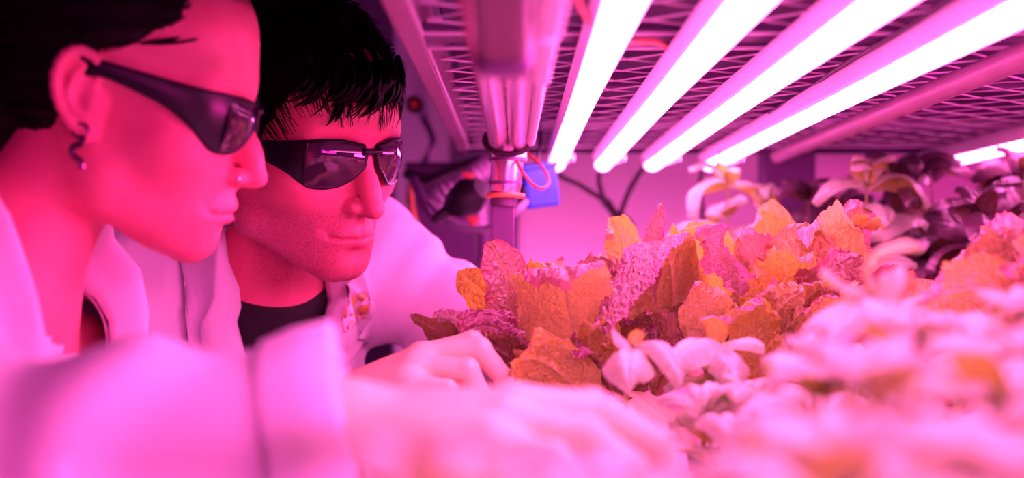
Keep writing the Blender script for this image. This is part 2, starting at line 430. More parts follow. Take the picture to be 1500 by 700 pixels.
def ear_sdf(p, c=(.0735, -.010, .002), s=1.0):
    q = p.copy(); q[:, 0] = np.abs(q[:, 0])
    a = math.radians(24); t = math.radians(10)
    u = np.array([-math.sin(a)*0+math.sin(-a), math.cos(a), 0]); wv = np.array([math.cos(a), math.sin(a), 0]); v = np.array([0, 0, 1.])
    u2 = u*math.cos(t)+v*math.sin(t); v2 = v*math.cos(t)-u*math.sin(t)
    q = (q-np.array(c))@np.stack([u2, v2, wv], 1)/s
    q[:, 2] -= .006
    d = ell(q, (-.001, .006, 0), (.0165, .027, .0032))
    d = smin(d, ell(q, (.004, -.024, .000), (.0085, .0115, .0038)), .008)
    H = [(.006, .004, .0), (.0135, .013, .002), (.0125, .026, .003), (.002, .0335, .0035), (-.010, .0300, .004), (-.0168, .0165, .004), (-.0160, .000, .0035), (-.0105, -.014, .002), (-.003, -.024, .001)]
    H = spline(H, 2)
    for i in range(len(H)-1): d = smin(d, cone(q, H[i], H[i+1], .0034, .0034 if i < 12 else .0028), .0025)
    A = [(.003, .022, .002), (-.005, .014, .0035), (-.0085, .002, .0035), (-.004, -.010, .003), (.004, -.0145, .0025)]
    for i in range(len(A)-1): d = smin(d, cone(q, A[i], A[i+1], .0028, .0028), .003)
    d = smax(d, -ell(q, (.001, .000, .0055), (.0075, .0105, .0052)), .003)
    d = smin(d, ell(q, (.0115, -.003, .002), (.0045, .006, .0042)), .004)
    d = smin(d, cone(q, (.008, -.004, -.004), (-.002, .004, -.008), .010, .010), .008)
    return d*s
# ------------------------------------------------------------------ hands
FL = [(.043, .026, .021), (.047, .030, .022), (.043, .028, .021), (.034, .021, .019)]
def make_hand(w, d, n, tdir, curls, s=1.0, spread=(.10, .02, -.06, -.15), thumb=None):
    """w wrist, d finger direction, n back of the hand, tdir towards the thumb; returns palm/finger/thumb chains"""
    d = np.array(d, float); d /= np.linalg.norm(d); n = np.array(n, float); n -= d*(n@d); n /= np.linalg.norm(n)
    y = np.cross(n, d); y *= np.sign(y@np.array(tdir, float)) or 1
    R = np.stack([d, y, n], 1)
    T = lambda q: np.array(w)+R@(np.array(q, float)*s)
    palm = []; fingers = []; nails = []
    mx = (.088, .091, .085, .077); my = (.029, .0095, -.010, -.028); mz = (0, .003, .001, -.004)
    for i in range(4):
        palm.append((T((0, my[i]*.55, -.001)), T((mx[i], my[i], mz[i]-.002)), .0135*s, .0112*s))
        a = 0; pt = np.array([mx[i], my[i], mz[i]]); ch = [pt.copy()]
        for j in range(3):
            a += math.radians(curls[i][j]); sp = spread[i]
            pt = pt+FL[i][j]*np.array([math.cos(a)*math.cos(sp), math.sin(sp)*abs(math.cos(a)), -math.sin(a)]); ch.append(pt.copy())
        k = (1, 1, .97, .88)[i]
        rr = [.0100*k*s, .0089*k*s, .0080*k*s, .0066*k*s]
        fingers.append([(T(ch[j]), T(ch[j+1]), rr[j], rr[j+1]) for j in range(3)])
        nrm = np.array([math.sin(a), 0, math.cos(a)])
        nails.append((T(ch[3]+nrm*.005-.004*np.array([math.cos(a), 0, -math.sin(a)])), .0062*s))
    th = thumb or [(.018, .020, -.008), (.052, .044, -.018), (.083, .054, -.028), (.106, .050, -.038)]
    tr = [.0145*s, .0122*s, .0100*s, .0078*s]
    th = [(T(th[j]), T(th[j+1]), tr[j], tr[j+1]) for j in range(3)]
    pc = (T((.048, .001, -.004)), R, np.array([.046, .036, .0125])*s)
    return dict(palm=palm, fingers=fingers, thumb=th, pc=pc, nails=nails)
def hand_sdf(p, H, infl=0):
    d = ell(p, H['pc'][0], H['pc'][2], H['pc'][1])
    for c in H['palm']: d = smin(d, cone(p, *c), .010)
    o = d
    for fg in H['fingers']:
        c = cone(p, *fg[0])
        for g in fg[1:]: c = smin(c, cone(p, *g), .0015)
        c = smin(c, np.linalg.norm(p-fg[1][0], axis=1)-fg[1][2]*1.07, .003)
        o = np.minimum(o, smin(d, c, .008))
    c = cone(p, *H['thumb'][0])
    for g in H['thumb'][1:]: c = smin(c, cone(p, *g), .003)
    return np.minimum(o, smin(d, c, .016))
# ------------------------------------------------------------------ a person
class Person: pass
def unit(v): v = np.array(v, float); return v/np.linalg.norm(v)
def make_person(J, male, floor_z):
    """J: joints. Returns functions for the body and the clothes."""
    P = Person(); P.J = J
    HR, Ht, hs = J['head_rot'], np.array(J['head'], float), J['head_scale']
    P.to_head = lambda p: ((p-Ht)@HR)/hs
    P.from_head = lambda q: Ht+(np.asarray(q, float)*hs)@HR.T
    nb = np.array(J['neck']); pel = np.array(J['pelvis']); shR, shL = np.array(J['shR']), np.array(J['shL'])
    up = unit(nb-pel); lat = shR-shL; lat -= up*(lat@up); lat = unit(lat); fw = np.cross(up, lat)
    T = np.stack([lat, fw, up], 1); P.T = T; P.nb = nb; P.up = up; P.fw = fw; P.lat = lat
    L = np.linalg.norm(nb-pel); g = 1.0 if male else .88
    tors = lambda q: nb+T@np.array(q, float)
    P.tors = tors
    def torso(p, i=0.):
        q = (p-nb)@T
        d = ell(q, (0, -.012, -L*.38), (.150*g+i, .100*g+i, L*.40+i))
        if male: d = smin(d, ell(q, (0, .012, -L*.26), (.125+i, .085+i, .105+i)), .05)
        else:
            d = smin(d, ell(q, (.06, .065, -L*.38), (.052+i, .05+i, .055+i)), .04); d = smin(d, ell(q, (-.06, .065, -L*.38), (.052+i, .05+i, .055+i)), .04)
        d = smin(d, ell(q, (0, -.005, -L*.78), (.130*g+i, .095*g+i, .15+i)), .07)
        d = smin(d, ell(q, (0, -.01, -L*1.02), (.160*g+i, .115*g+i, .115+i)), .06)
        for s in (shR, shL):
            d = smin(d, cone(p, tors((0, -.02, -.015)), s, .042*g+i, .050*g+i), .05)
        return d
    P.torso = torso
    arms = {}
    for k in 'RL':
        s, e, w_ = J['sh'+k], J['el'+k], J['wr'+k]
        arms[k] = (np.array(s, float), np.array(e, float), np.array(w_, float))
    def arm(p, k, i=0.):
        s, e, w_ = arms[k]
        d = cone(p, s, e, .050*g+i, .040*g+i)
        m = e+(w_-e)*.35
        d = smin(d, cone(p, e, m, .040*g+i, .040*g+i), .012)
        d = smin(d, cone(p, m, w_, .039*g+i, .0245*g+i), .012)
        return d
    P.arm = arm; P.arms = arms
    hips = {'R': pel+T@np.array([.085*g, 0, -.06]), 'L': pel+T@np.array([-.085*g, 0, -.06])}
    feet = {k: np.array(J['foot'+k], float) for k in 'RL'}
    knee = {k: (hips[k]+feet[k])/2+np.array([fw[0], fw[1], 0])*.06 for k in 'RL'}
    fd = unit([fw[0], fw[1], 0]); P.feet = feet; P.fd = fd
    def leg(p, k, i=0.):
        d = cone(p, hips[k], knee[k], .083*g+i, .056*g+i)
        d = smin(d, cone(p, knee[k], feet[k]+np.array([0, 0, .08]), .055*g+i, .036*g+i), .02)
        return d
    P.leg = leg
    def foot(p, k, i=0.):
        a = feet[k]+np.array([0, 0, .038]); return smin(cone(p, a-fd*.03, a+fd*.14-np.array([0, 0, .008]), .034+i, .028+i), cone(p, a, a+np.array([0, 0, .05]), .035+i, .035+i), .02)
    P.foot = foot
    hc = P.from_head((0, -.02, -.04))
    def body(p):
        q = P.to_head(p)
        d = head_sdf(q, male)*hs
        d = smin(d, ear_sdf(q, s=1.0 if male else .98)*hs, .004)
        nr = .058 if male else .046
        a, b = P.from_head((0, -.030, -.045)), tors((0, -.01, -.02))
        d2 = cone(p, a, b, nr*.95, nr*1.03)
        # jaw stays crisp against the neck
        d = smin(d, d2, .016)
        d = smin(d, torso(p), .045)
        for k in 'RL':
            d = smin(d, arm(p, k), .02)
            d = smin(d, hand_sdf(p, J['hand'+k]), .014)
            d = smin(d, leg(p, k), .04)
            d = smin(d, foot(p, k), .02)
        return d
    P.body = body
    P.shirt = lambda p: smin(cone(p, P.from_head((0, -.030, -.045)), tors((0, -.01, -.02)), (.058 if male else .046)*.95, (.058 if male else .046)*1.03), torso(p), .045)
    return P
def mesh_regions(f, regs, keep=None):
    """regs: list of (lo, hi, h); a region keeps only the quads whose centre lies in none of the earlier regions"""
    Vs, Qs, b = [], [], 0
    for i, (lo, hi, h) in enumerate(regs):
        lo2, hi2 = np.array(lo)-h*1.5, np.array(hi)+h*1.5
        V, Q = surfnet(f, lo2, hi2, h)
        c = V[Q].mean(1)
        ok = ((c >= np.array(lo)) & (c <= np.array(hi))).all(1)
        for (l2, h2, _) in regs[:i]:
            m = h*.6
            ok &= ~(((c > np.array(l2)+m) & (c < np.array(h2)-m)).all(1))
        Q = Q[ok]; use = np.unique(Q); re = -np.ones(len(V), int); re[use] = np.arange(len(use))
        Vs.append(V[use]); Qs.append(re[Q]+b); b += len(use)
    return np.concatenate(Vs), np.concatenate(Qs)
def bounds(pts, m):
    pts = np.array(pts); return pts.min(0)-m, pts.max(0)+m
def sub(V, Q, ok):
    Q = Q[ok]; use = np.unique(Q); re = -np.ones(len(V), int); re[use] = np.arange(len(use)); return V[use], re[Q]
FLOOR = -1.45
def hand_pts(H):
    o = []
    for fg in H['fingers']+[H['thumb']]:
        for g in fg: o += [g[0], g[1]]
    for c in H['palm']: o += [c[0], c[1]]
    return o
def build_body(P, name, label, skin, male):
    J = P.J
    regs = []
    hb = bounds([P.from_head(q) for q in ((.09, .13, .13), (-.09, -.12, .13), (.09, .13, -.13), (-.09, -.12, -.13), (.09, -.12, .13), (-.09, .13, -.13), (.09, -.12, -.13))], .004)
    lo, hi = hb; nbp = P.tors((0, .05, -.04)); lo = np.minimum(lo, P.nb-np.array([.07, .07, .03]))
    regs.append((lo, hi, .0021 if male else .0024))
    for k in 'RL':
        a, b = bounds(hand_pts(J['hand'+k])+[P.arms[k][2], P.arms[k][2]+(P.arms[k][1]-P.arms[k][2])*.35], .045)
        regs.append((a, b, .0024))
    allp = [P.arms[k][i] for k in 'RL' for i in range(3)]+[P.feet[k] for k in 'RL']+[np.array(J['pelvis']), P.nb, J['head']]
    a, b = bounds(allp, .2); a[2] = FLOOR-.01; regs.append((a, b, .013))
    V, Q = mesh_regions(P.body, regs)
    me = mesh_np(name, V, Q)
    q = P.to_head(V); ax = np.abs(q[:, 0]); qm = q.copy(); qm[:, 0] = ax
    lip = np.minimum(cone(qm, (0, .0990, -.0655), (.0225, .088, -.0688), .0052, .0022), cone(qm, (0, .0975, -.0755), (.020, .0875, -.0718), .0062, .0026))
    lip = np.clip(1-lip/.0018, 0, 1)*(q[:, 1] > .07)
    st = np.clip((-.038-q[:, 2]+.55*np.maximum(0, .03-q[:, 1])*0)/.012, 0, 1)*np.clip((q[:, 1]+.012)/.012, 0, 1)*np.clip((q[:, 2]+.155)/.02, 0, 1)
    st = np.maximum(st, np.clip(1-np.abs(q[:, 1]-.004)/.012, 0, 1)*((q[:, 2] < .0) & (q[:, 2] > -.06))*.8)
    st *= np.clip((ax-.0)/.001, 0, 1)*(1-lip)
    st *= 1-np.clip(1-np.linalg.norm((qm-np.array([.042, .06, -.035]))/np.array([1, 1, 1.]), axis=1)/.026, 0, 1)*.9
    st *= (np.linalg.norm(q, axis=1) < .22)
    nail = np.zeros(len(V))
    for k in 'RL':
        for c, r in J['hand'+k]['nails']: nail = np.maximum(nail, np.clip((1.05-np.linalg.norm(V-c, axis=1)/r)*4, 0, 1))
    a_ = me.attributes.new('mask', 'FLOAT_COLOR', 'POINT')
    a_.data.foreach_set('color', np.stack([lip, st if male else st*0, nail, np.ones(len(V))], 1).astype(np.float32).ravel())
    lit_hand = np.zeros(len(V))
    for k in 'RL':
        e_, w_ = P.arms[k][1], P.arms[k][2]; lit_hand = np.maximum(lit_hand, np.clip(1.6-np.linalg.norm(V-(w_+unit(w_-e_)*.06), axis=1)/.13, 0, 1))
    b_ = me.attributes.new('pale', 'FLOAT', 'POINT'); b_.data.foreach_set('value', lit_hand.astype(np.float32))  # hand mask for the painted overexposure
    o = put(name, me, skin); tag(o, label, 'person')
    return o
# ------------------------------------------------------------------ the rack (structure of the picture): everything built in true depth
def part(root, name, mb, m, label=None, smooth=False): return mb.build(name, m, root, label, smooth)
def room():
    b = MB().box((0, 2, FLOOR-.05), (6, 8, .1)); o = b.build('floor', M['floor']); o['kind'] = 'structure'
    b = MB().box((0, 2, 1.25), (6, 8, .1)); o = b.build('ceiling', M['dark_wall']); o['kind'] = 'structure'
    b = MB().box((0, 3.35, -.1), (6, .1, 2.7)); o = b.build('wall_back', M['wall']); o['kind'] = 'structure'
    b = MB().box((-2.95, 2, -.1), (.1, 8, 2.7)); o = b.build('wall_left', M['wall']); o['kind'] = 'structure'
    b = MB().box((2.95, 2, -.1), (.1, 8, 2.7)); o = b.build('wall_right', M['wall']); o['kind'] = 'structure'
    b = MB().box((0, -1.95, -.1), (6, .1, 2.7)); o = b.build('wall_front', M['dark_wall']); o['kind'] = 'structure'
room()
RX0, RX1 = -.085, 1.05
YN, YF = -.35, 1.90
rack = empty('grow_rack', (0.4, 1.0, FLOOR), 'steel growing rack with expanded metal lattice shelf above and white planted tray below', 'rack')
# planted tray
part(rack, 'growing_tray', MB().box(((RX0+RX1)/2, (YN+YF)/2, -.170), (RX1-RX0, YF-YN, .02), .004).box((RX0+.006, (YN+YF)/2, -.150), (.012, YF-YN, .03), .003).box((RX1-.006, (YN+YF)/2, -.150), (.012, YF-YN, .03), .003).box(((RX0+RX1)/2, YF-.006, -.150), (RX1-RX0-.024, .012, .03), .003), M['tray'])
# side rails above
for x in (-.0765, RX1): part(rack, 'side_rail', MB().box((x, (YN+YF)/2, .186), (.017, YF-YN, .046), .002), M['rail'])
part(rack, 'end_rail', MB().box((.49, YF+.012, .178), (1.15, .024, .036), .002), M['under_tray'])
# four uprights under/through the rack
for x, y in ((-.0765, YN+.02), (RX1, YN+.02), (RX1, YF+.05)):
    part(rack, 'upright', MB().box((x, y, (FLOOR+.45)/2), (.03, .03, .45-FLOOR), .003), M['post'])
part(rack, 'upright', MB().box((.418, 2.0, (FLOOR+.45)/2), (.082, .045, .45-FLOOR), .004), M['post'], 'broad dark upright behind the far lettuce')
part(rack, 'upright', MB().box((-.013, 1.345, (.062+FLOOR)/2), (.0245, .026, .062-FLOOR), .002), M['post'], 'slim dark upright carrying the chrome fitting')
# lattice shelf: panels with a flat strip between, tray underside above
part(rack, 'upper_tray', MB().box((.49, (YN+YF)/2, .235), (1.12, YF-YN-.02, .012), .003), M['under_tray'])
ZL = .165
cellx, celly = .0755, .062
def lattice(y0, n, x_first, nx, label=None):
    b = MB(); r = .00058
    def wire(p, q):
        p = np.array(p); q = np.array(q); t = unit(q-p); s = unit(np.cross(t, (0, 0, 1)))*r*1.1; u = np.array((0, 0, r*1.1))
        V = [p+s-u, p-s-u, p-s+u, p+s+u, q+s-u, q-s-u, q-s+u, q+s+u]
        b.add(V, [[0, 1, 5, 4], [1, 2, 6, 5], [2, 3, 7, 6], [3, 0, 4, 7]])
    y1 = y0+n*celly
    for i in range(nx):
        cx = x_first+i*cellx
        wire((cx, y0-.026, ZL), (cx, y0, ZL))
        for j in range(n):
            ya, ym, yb = y0+j*celly, y0+(j+.5)*celly, y0+(j+1)*celly
            for s in (-1, 1):
                wire((cx, ya, ZL+.0012), (cx+s*cellx/2, ym, ZL)); wire((cx+s*cellx/2, ym, ZL), (cx, yb, ZL+.0012))
        wire((cx, y1, ZL), (cx, y1+.02, ZL))
    xa, xb = x_first-.045, x_first+(nx-1)*cellx+.045
    for (p, q) in (((xa, y0-.026, ZL), (xb, y0-.026, ZL)), ((xa, y1+.02, ZL), (xb, y1+.02, ZL)), ((xa, y0-.026, ZL), (xa, y1+.02, ZL)), ((xb, y0-.026, ZL), (xb, y1+.02, ZL))):
        b.tube([p, q], .0016, 6)
    o = b.build('lattice_panel', M['lattice'], rack, label); o['kind'] = 'stuff'
nx = 14
lattice(1.0245, 13, -.0225, nx)
lattice(1.0245-.064-.026-17*celly-.02, 17, -.0225, nx)
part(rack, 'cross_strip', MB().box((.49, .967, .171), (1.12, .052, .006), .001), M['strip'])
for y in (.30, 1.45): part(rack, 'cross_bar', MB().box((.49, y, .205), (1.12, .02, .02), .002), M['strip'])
# far panel behind the rack, split by the upright
back = empty('white_screen', (.2, 2.3, FLOOR), 'glossy white screen standing behind the far end of the rack, brightly lit', 'screen')
part(back, 'screen_sheet', MB().box((.80, 2.30, -.45), (1.62, .015, 2.0), .003), M['panel'])
part(back, 'screen_frame', MB().box((.80, 2.29, .262), (1.64, .035, .03), .003).box((-.005, 2.29, -.5), (.02, .035, 1.9), .003), M['post'])
# ------------------------------------------------------------------ lamps
def lamp(x, z, y0, y1, label, tilt=0.0, lit=True, clips=(1.78, 1.05)):
    root = empty('grow_lamp', (x, (y0+y1)/2, z), label, 'lamp', 'tube lamps hung under the shelf')
    R = .0128; n = 14
    ct, st = math.cos(tilt), math.sin(tilt)
    def P_(u, v, y): return (x+u*ct-v*st, y, z+u*st+v*ct)
    # diffuser: lower arc
    V = []; F = []
    an = [PI*1.03+PI*.94*k/n for k in range(n+1)]; R = .0116
    ys = [y0+.004, y1-.004]
    for y in ys:
        for a in an: V.append(P_(R*math.cos(a), R*math.sin(a), y))
    m = n+1
    for k in range(n): F.append([k, k+1, m+k+1, m+k])
    b = MB().add(V, F); part(root, 'diffuser', b, M['diffuser'] if lit else M['greyhose'], None, True)
    # housing: ribbed upper shell, sides taper up
    half = [(.0125, -.0015), (.0130, .0015), (.0138, .002), (.0138, .0038), (.0146, .0042), (.0146, .0062), (.0154, .0066), (.0154, .0086), (.0160, .009), (.0160, .0112), (.0152, .0116), (.0150, .0150), (.0110, .0165)]
    prof = [(-u, v) for u, v in half]+[(u, v) for u, v in half[::-1]]
    V = [P_(u, v, y) for y in (y0, y1) for (u, v) in prof]; m = len(prof)
    F = [[k, (k+1) % m, m+(k+1) % m, m+k] for k in range(m)]+[list(range(m))[::-1], [m+k for k in range(m)]]
    part(root, 'housing', MB().add(V, F), M['housing'])
    for ye, s in ((y0, -1), (y1, 1)):
        P = [P_(0, .003, ye), P_(0, .003, ye+s*.004), P_(0, .003, ye+s*.016), P_(0, .003, ye+s*.019)]
        part(root, 'end_cap', MB().tube(P, [R*1.25, R*1.28, R*1.2, R*.9], 16), M['clear'] if lit else M['housing'], None, True)
    for yc in clips:
        if not (y0 < yc < y1): continue
        arc = [P_(R*1.22*math.cos(a), R*1.22*math.sin(a)+.001, yc) for a in np.linspace(PI*.85, PI*2.15, 14)]
        b = MB().tube(arc, .0022, 6); b.box(P_(R*1.2, -.006, yc), (.008, .010, .012), .002); b.box((x, yc, (z+.0195+ZL+.002)/2+.002), (.010, .012, max(.004, ZL-z-.012)), .001)
        part(root, 'mounting_clip', b, M['clear'])
    return root
Z1 = .145
LX = (.0605, .1285, .2010, .2850)
LB = ['lit tube lamp nearest the chrome pipes, leftmost of the four long tubes', 'lit tube lamp second from the chrome pipes, between the leftmost and third tubes',
      'lit tube lamp third from the chrome pipes, beside the rightmost long tube', 'rightmost of the four long lit tube lamps, with a black cable above it']
for i, x in enumerate(LX): lamp(x, Z1, -.30, 1.905, LB[i], clips=(1.72, .50))
lamp(.607, Z1, -.30, 1.905, 'lit tube lamp at the far right, low over the yellow basil leaves', clips=(1.5, 1.2))
lamp(.775, Z1, -.30, 1.905, 'unseen tube lamp farthest right of all, past the short far tube')  # out of view, kept for its light on the right side
# unlit tube between (a bare reflective pipe)
o = MB().tube([(.378, -.3, .1535), (.378, 1.87, .1535)], .0105, 16).build('conduit_pipe', M['rail'], None, None, True)
tag(o, 'unlit dull pink metal pipe under the lattice, right of the four lit tubes', 'pipe')
# cable lying along the fourth lamp
def cable(name, pts, r, m, label, cat='cable', n=14, group=None, parent=None):
    b = MB().tube(spline(pts, n), r, 8); o = b.build(name, m, parent, None, True)
    if parent is None: tag(o, label, cat, group)
    return o
cable('power_cable', [(.262, .55, .163), (.268, .85, .1605), (.266, 1.05, .160), (.272, 1.2, .161), (.270, 1.38, .1585)], .0019, M['rubber'], 'thin black cable lying along the top of the rightmost long tube')
for k, (pts, lb) in enumerate([
    ([(.060, 1.925, .148), (.068, 1.96, .13), at(850, 272, 2.0), at(893, 302, 2.02), at(900, 330, 2.02), at(905, 400, 2.03), at(900, 520, 2.03)], 'black flex drooping from the end of the tube nearest the blue box'),
    ([(.1285, 1.925, .146), at(877, 262, 1.97), at(884, 290, 2.0), at(899, 315, 2.02), at(925, 330, 2.02), at(935, 420, 2.03)], 'black flex hanging from the end of the second long tube'),
    ([(.201, 1.925, .146), at(938, 252, 1.98), at(918, 288, 2.0), at(908, 330, 2.01), at(915, 420, 2.02)], 'black flex hanging from the end of the third long tube'),
    ([(.285, 1.925, .146), at(1026, 262, 1.98), at(1028, 300, 2.0), at(1035, 380, 2.0)], 'black flex hanging from the end of the rightmost long tube')]):
    cable('lamp_flex', pts, .0042 if k < 3 else .0034, M['rubber'], lb, 'cable', group='flexes at the lamp ends')
o = MB().tube([at(886, 294, 2.015), at(908, 322, 2.02)], [.008, .006], 8).build('cable_joint', M['rubber'], None, None, True); tag(o, 'dark cable joint where the drooping lamp flexes meet', 'connector')
# ------------------------------------------------------------------ chrome pipes running towards the camera, on the left
pr = empty('chrome_pipe_pair', (-.008, 1.2, .125), 'pair of chrome pipes running overhead, clamped at the far end to the slim post', 'pipe')
ZP = .1235
for x in (-.0175, .0025): part(pr, 'pipe', MB().tube([(x, .30, ZP), (x, 1.335, ZP)], .0098, 20), M['chrome'], None, True)
part(pr, 'clamp_ring', MB().tube([(-.0075+.0235*math.cos(a), 1.318, ZP+.0135*math.sin(a)) for a in np.linspace(0, 2*PI, 33)[:-1]]+[(-.0075+.0235, 1.318, ZP)], .0032, 8, False), M['rubber'], 'dark ring clamp', True)
part(pr, 'elbow_fitting', MB().tube([(-.0075, 1.338, ZP+.006), (-.0075, 1.338, .106), (-.0085, 1.338, .104), (-.010, 1.338, .080), (-.011, 1.338, .072)], [.0190, .0190, .0165, .0160, .0150], 24), M['chrome'], None, True)
part(pr, 'fitting_collar', MB().tube([(-.0075, 1.338, .1075), (-.0075, 1.338, .104)], [.0195, .0195], 24), M['post'], None, True)
part(pr, 'fitting_collar', MB().tube([(-.0105, 1.338, .0835), (-.0105, 1.338, .080)], [.0172, .0172], 24), M['post'], None, True)
part(pr, 'sealing_ring', MB().tube([(-.010+.0175*math.cos(a), 1.338+.0175*math.sin(a), .0685) for a in np.linspace(0, 2*PI, 25)], .0028, 8, False), M['orange'], 'orange sealing ring', True)
part(pr, 'spigot', MB().tube([(-.012, 1.338, .076), (-.013, 1.338, .058)], .0135, 20), M['strip'], None, True)
cl = empty('pipe_clamp', (-.006, .55, .11), 'blurred dark clamp block close to the camera under the chrome pipes', 'clamp')
part(cl, 'clamp_body', MB().box((-.006, .54, .1125), (.0265, .22, .026), .006), M['clampm'])
part(cl, 'clamp_edge', MB().box((-.006, .658, .111), (.030, .026, .034), .006), M['post'])
dr = empty('lamp_driver', (.017, .6, .12), 'ribbed white lamp driver glowing pink beside the chrome pipes', 'driver')
def ribbed(y0, y1, xc, zc, wx, wz):
    b = MB().box((xc, (y0+y1)/2, zc), (wx*.86, y1-y0, wz*.86), .002)
    k = int((y1-y0)/.010)
    for i in range(k): b.box((xc, y0+(i+.5)*(y1-y0)/k, zc), (wx, .0055, wz), .0015)
    return b
part(dr, 'heat_sink', ribbed(.47, .655, .0165, .120, .0125, .016), M['housing']); part(dr, 'heat_sink', ribbed(.675, .83, .0165, .1205, .0105, .015), M['housing'])
part(dr, 'lead', MB().tube([(.0165, .83, .121), (.0165, 1.0, .1205), (.0155, 1.31, .121)], .0042, 10), M['housing'], 'pale lead running on along the pipe', True)
# blue box with a red loop
bb = empty('blue_box', tuple(at(789, 274, 1.62)), 'small blue plastic box hanging beside the chrome fitting under the leftmost tube', 'box')
c = at(789, 274, 1.62); Rb = rot(18, 4, -8)
part(bb, 'box_body', MB().box(c, (.044, .030, .050), .004, Rb), M['blue'])
part(bb, 'lid_rim', MB().box(c+Rb@np.array((0, 0, .0262)), (.047, .033, .006), .002, Rb), M['blue']); part(bb, 'latch', MB().box(c+Rb@np.array((0, -.0155, -.020)), (.034, .003, .004), .001, Rb), M['blue'])
part(bb, 'hinge_clip', MB().box(c+Rb@np.array((-.0235, -.004, -.010)), (.005, .022, .026), .0015, Rb), M['black'], 'dark side clip')
part(bb, 'hanger', MB().tube([c+Rb@np.array((0, 0, .028)), c+np.array((.002, .02, .055)), c+np.array((.004, .04, .10))], .0022, 8), M['rubber'], 'dark hanger wire', True)
o = MB().tube(spline([at(757, 236, 1.325), at(764, 250, 1.30), at(778, 268, 1.30), at(792, 276, 1.31), at(803, 270, 1.33), at(801, 256, 1.36), at(790, 240, 1.42), at(770, 222, 1.5), at(760, 205, 1.55)], 10), .0018, 8).build('red_wire_loop', M['red_wire'], None, None, True)
tag(o, 'red wire looping in front of the blue box', 'wire')
o = MB().tube(spline([(.03, .72, .158), (.045, .80, .150), (.065, .86, .147), (.10, .93, .158), (.12, 1.0, .163)], 10), .0022, 8).build('red_wire', M['red_wire'], None, None, True)
tag(o, 'blurred red wire hanging just below the lattice left of the first lit tube', 'wire')
# pump and hoses behind the man
pm = empty('water_pump', tuple(at(672, 300, 1.75)), 'black pump with nozzle among tangled hoses behind the man\'s shoulder', 'pump')
part(pm, 'pump_body', MB().tube([at(706, 276, 1.60), at(690, 286, 1.61), at(668, 300, 1.62), at(655, 309, 1.62)], [.014, .024, .019, .009], 16), M['black'], None, True)
part(pm, 'nozzle', MB().tube([at(660, 306, 1.62), at(645, 316, 1.62), at(634, 325, 1.62)], [.009, .007, .005], 12), M['black'], None, True)
cor = spline([at(632, 296, 1.78), at(650, 282, 1.76), at(676, 268, 1.76), at(698, 254, 1.76), at(716, 240, 1.78)], 12)
rr = [.0135+.0022*math.sin(i*1.9) for i in range(len(cor))]
o = MB().tube(cor, rr, 14).build('ribbed_hose', M['greyhose'], None, None, True); tag(o, 'ribbed purple grey hose curling over the black pump', 'hose')
hs_ = [([at(596, 255, 1.85), at(628, 262, 1.8), at(660, 250, 1.8), at(700, 235, 1.8), at(722, 232, 1.8)], .007, 'rubber', 'thick dark hose crossing above the ribbed hose'),
       ([at(606, 262, 1.75), at(618, 290, 1.72), at(640, 318, 1.72), at(672, 330, 1.74), at(706, 340, 1.76), at(700, 420, 1.8)], .007, 'post', 'dark hose sagging below the black pump'),
       ([at(628, 296, 1.7), at(660, 326, 1.66), at(700, 336, 1.62), at(735, 326, 1.58), at(760, 306, 1.56), at(770, 296, 1.6)], .0045, 'greyhose', 'pale hose curving past the slim post to the blue box'),
       ([at(700, 262, 1.9), at(702, 300, 1.9), at(704, 350, 1.9), at(704, 420, 1.9)], .010, 'greyhose', 'pale upright hose right of the black pump'),
       ([at(620, 175, 2.25), at(634, 205, 2.2), at(622, 236, 2.2), at(604, 256, 2.1), at(600, 300, 2.1)], .0055, 'post', 'thin dark hose hanging on the purple wall beside the man\'s glasses'),
       ([at(602, 262, 1.95), at(604, 300, 1.95), at(612, 340, 1.95)], .004, 'orange', 'thin orange lead behind the man\'s shoulder')]
for pts, r, mk, lb in hs_: cable('hose', pts, r, M[mk], lb, 'hose')
for x, y, lb in ((686, 262, 'small red tap on top of the black pump'), (693, 326, 'small red tap under the black pump')):
    o = MB().box(at(x, y, 1.69), (.010, .010, .008), .002).box(at(x, y-6, 1.69), (.016, .005, .005), .001).build('red_tap', M['red_wire'], None, None, True); tag(o, lb, 'tap')
bx = empty('dark_housing', tuple(at(645, 285, 1.98)), 'dark cabinet with hoses in front of it behind the man\'s shoulder', 'cabinet')
part(bx, 'cabinet_body', MB().box(at(660, 330, 2.02), (.125, .08, .17), .006), M['post']); part(bx, 'cabinet_lid', MB().box(at(660, 246, 2.02), (.135, .09, .012), .003), M['under_tray'])
# column on the wall behind with a round black hook
co = empty('wall_column', tuple(at(640, 700, 2.55)), 'pale purple column on the far wall behind the man\'s head', 'column')
part(co, 'column_body', MB().box((-.185, 2.6, -.1), (.11, .08, 2.6), .004), M['wall'])
kn = empty('round_knob', tuple(at(606, 152, 2.2)), 'round black knob on a short bar beside the man\'s hair', 'knob')
part(kn, 'knob_disc', MB().tube([at(606, 152, 2.2), at(606, 152, 2.2)+np.array((0, .02, 0)), at(606, 152, 2.2)+np.array((0, .022, 0))], [.0145, .0150, .010], 20), M['black'], None, True)
part(kn, 'knob_centre', MB().tube([at(606, 152, 2.2)-np.array((0, .004, 0)), at(606, 152, 2.2)], [.005, .0065], 14), M['red_wire'], None, True)
part(kn, 'knob_bar', MB().tube([at(606, 152, 2.22), at(606, 152, 2.22)+np.array((0, .34, 0))], .006, 10), M['post'], None, True)
part(kn, 'knob_bracket', MB().box(at(582, 118, 2.28), (.022, .03, .07), .003), M['post'])
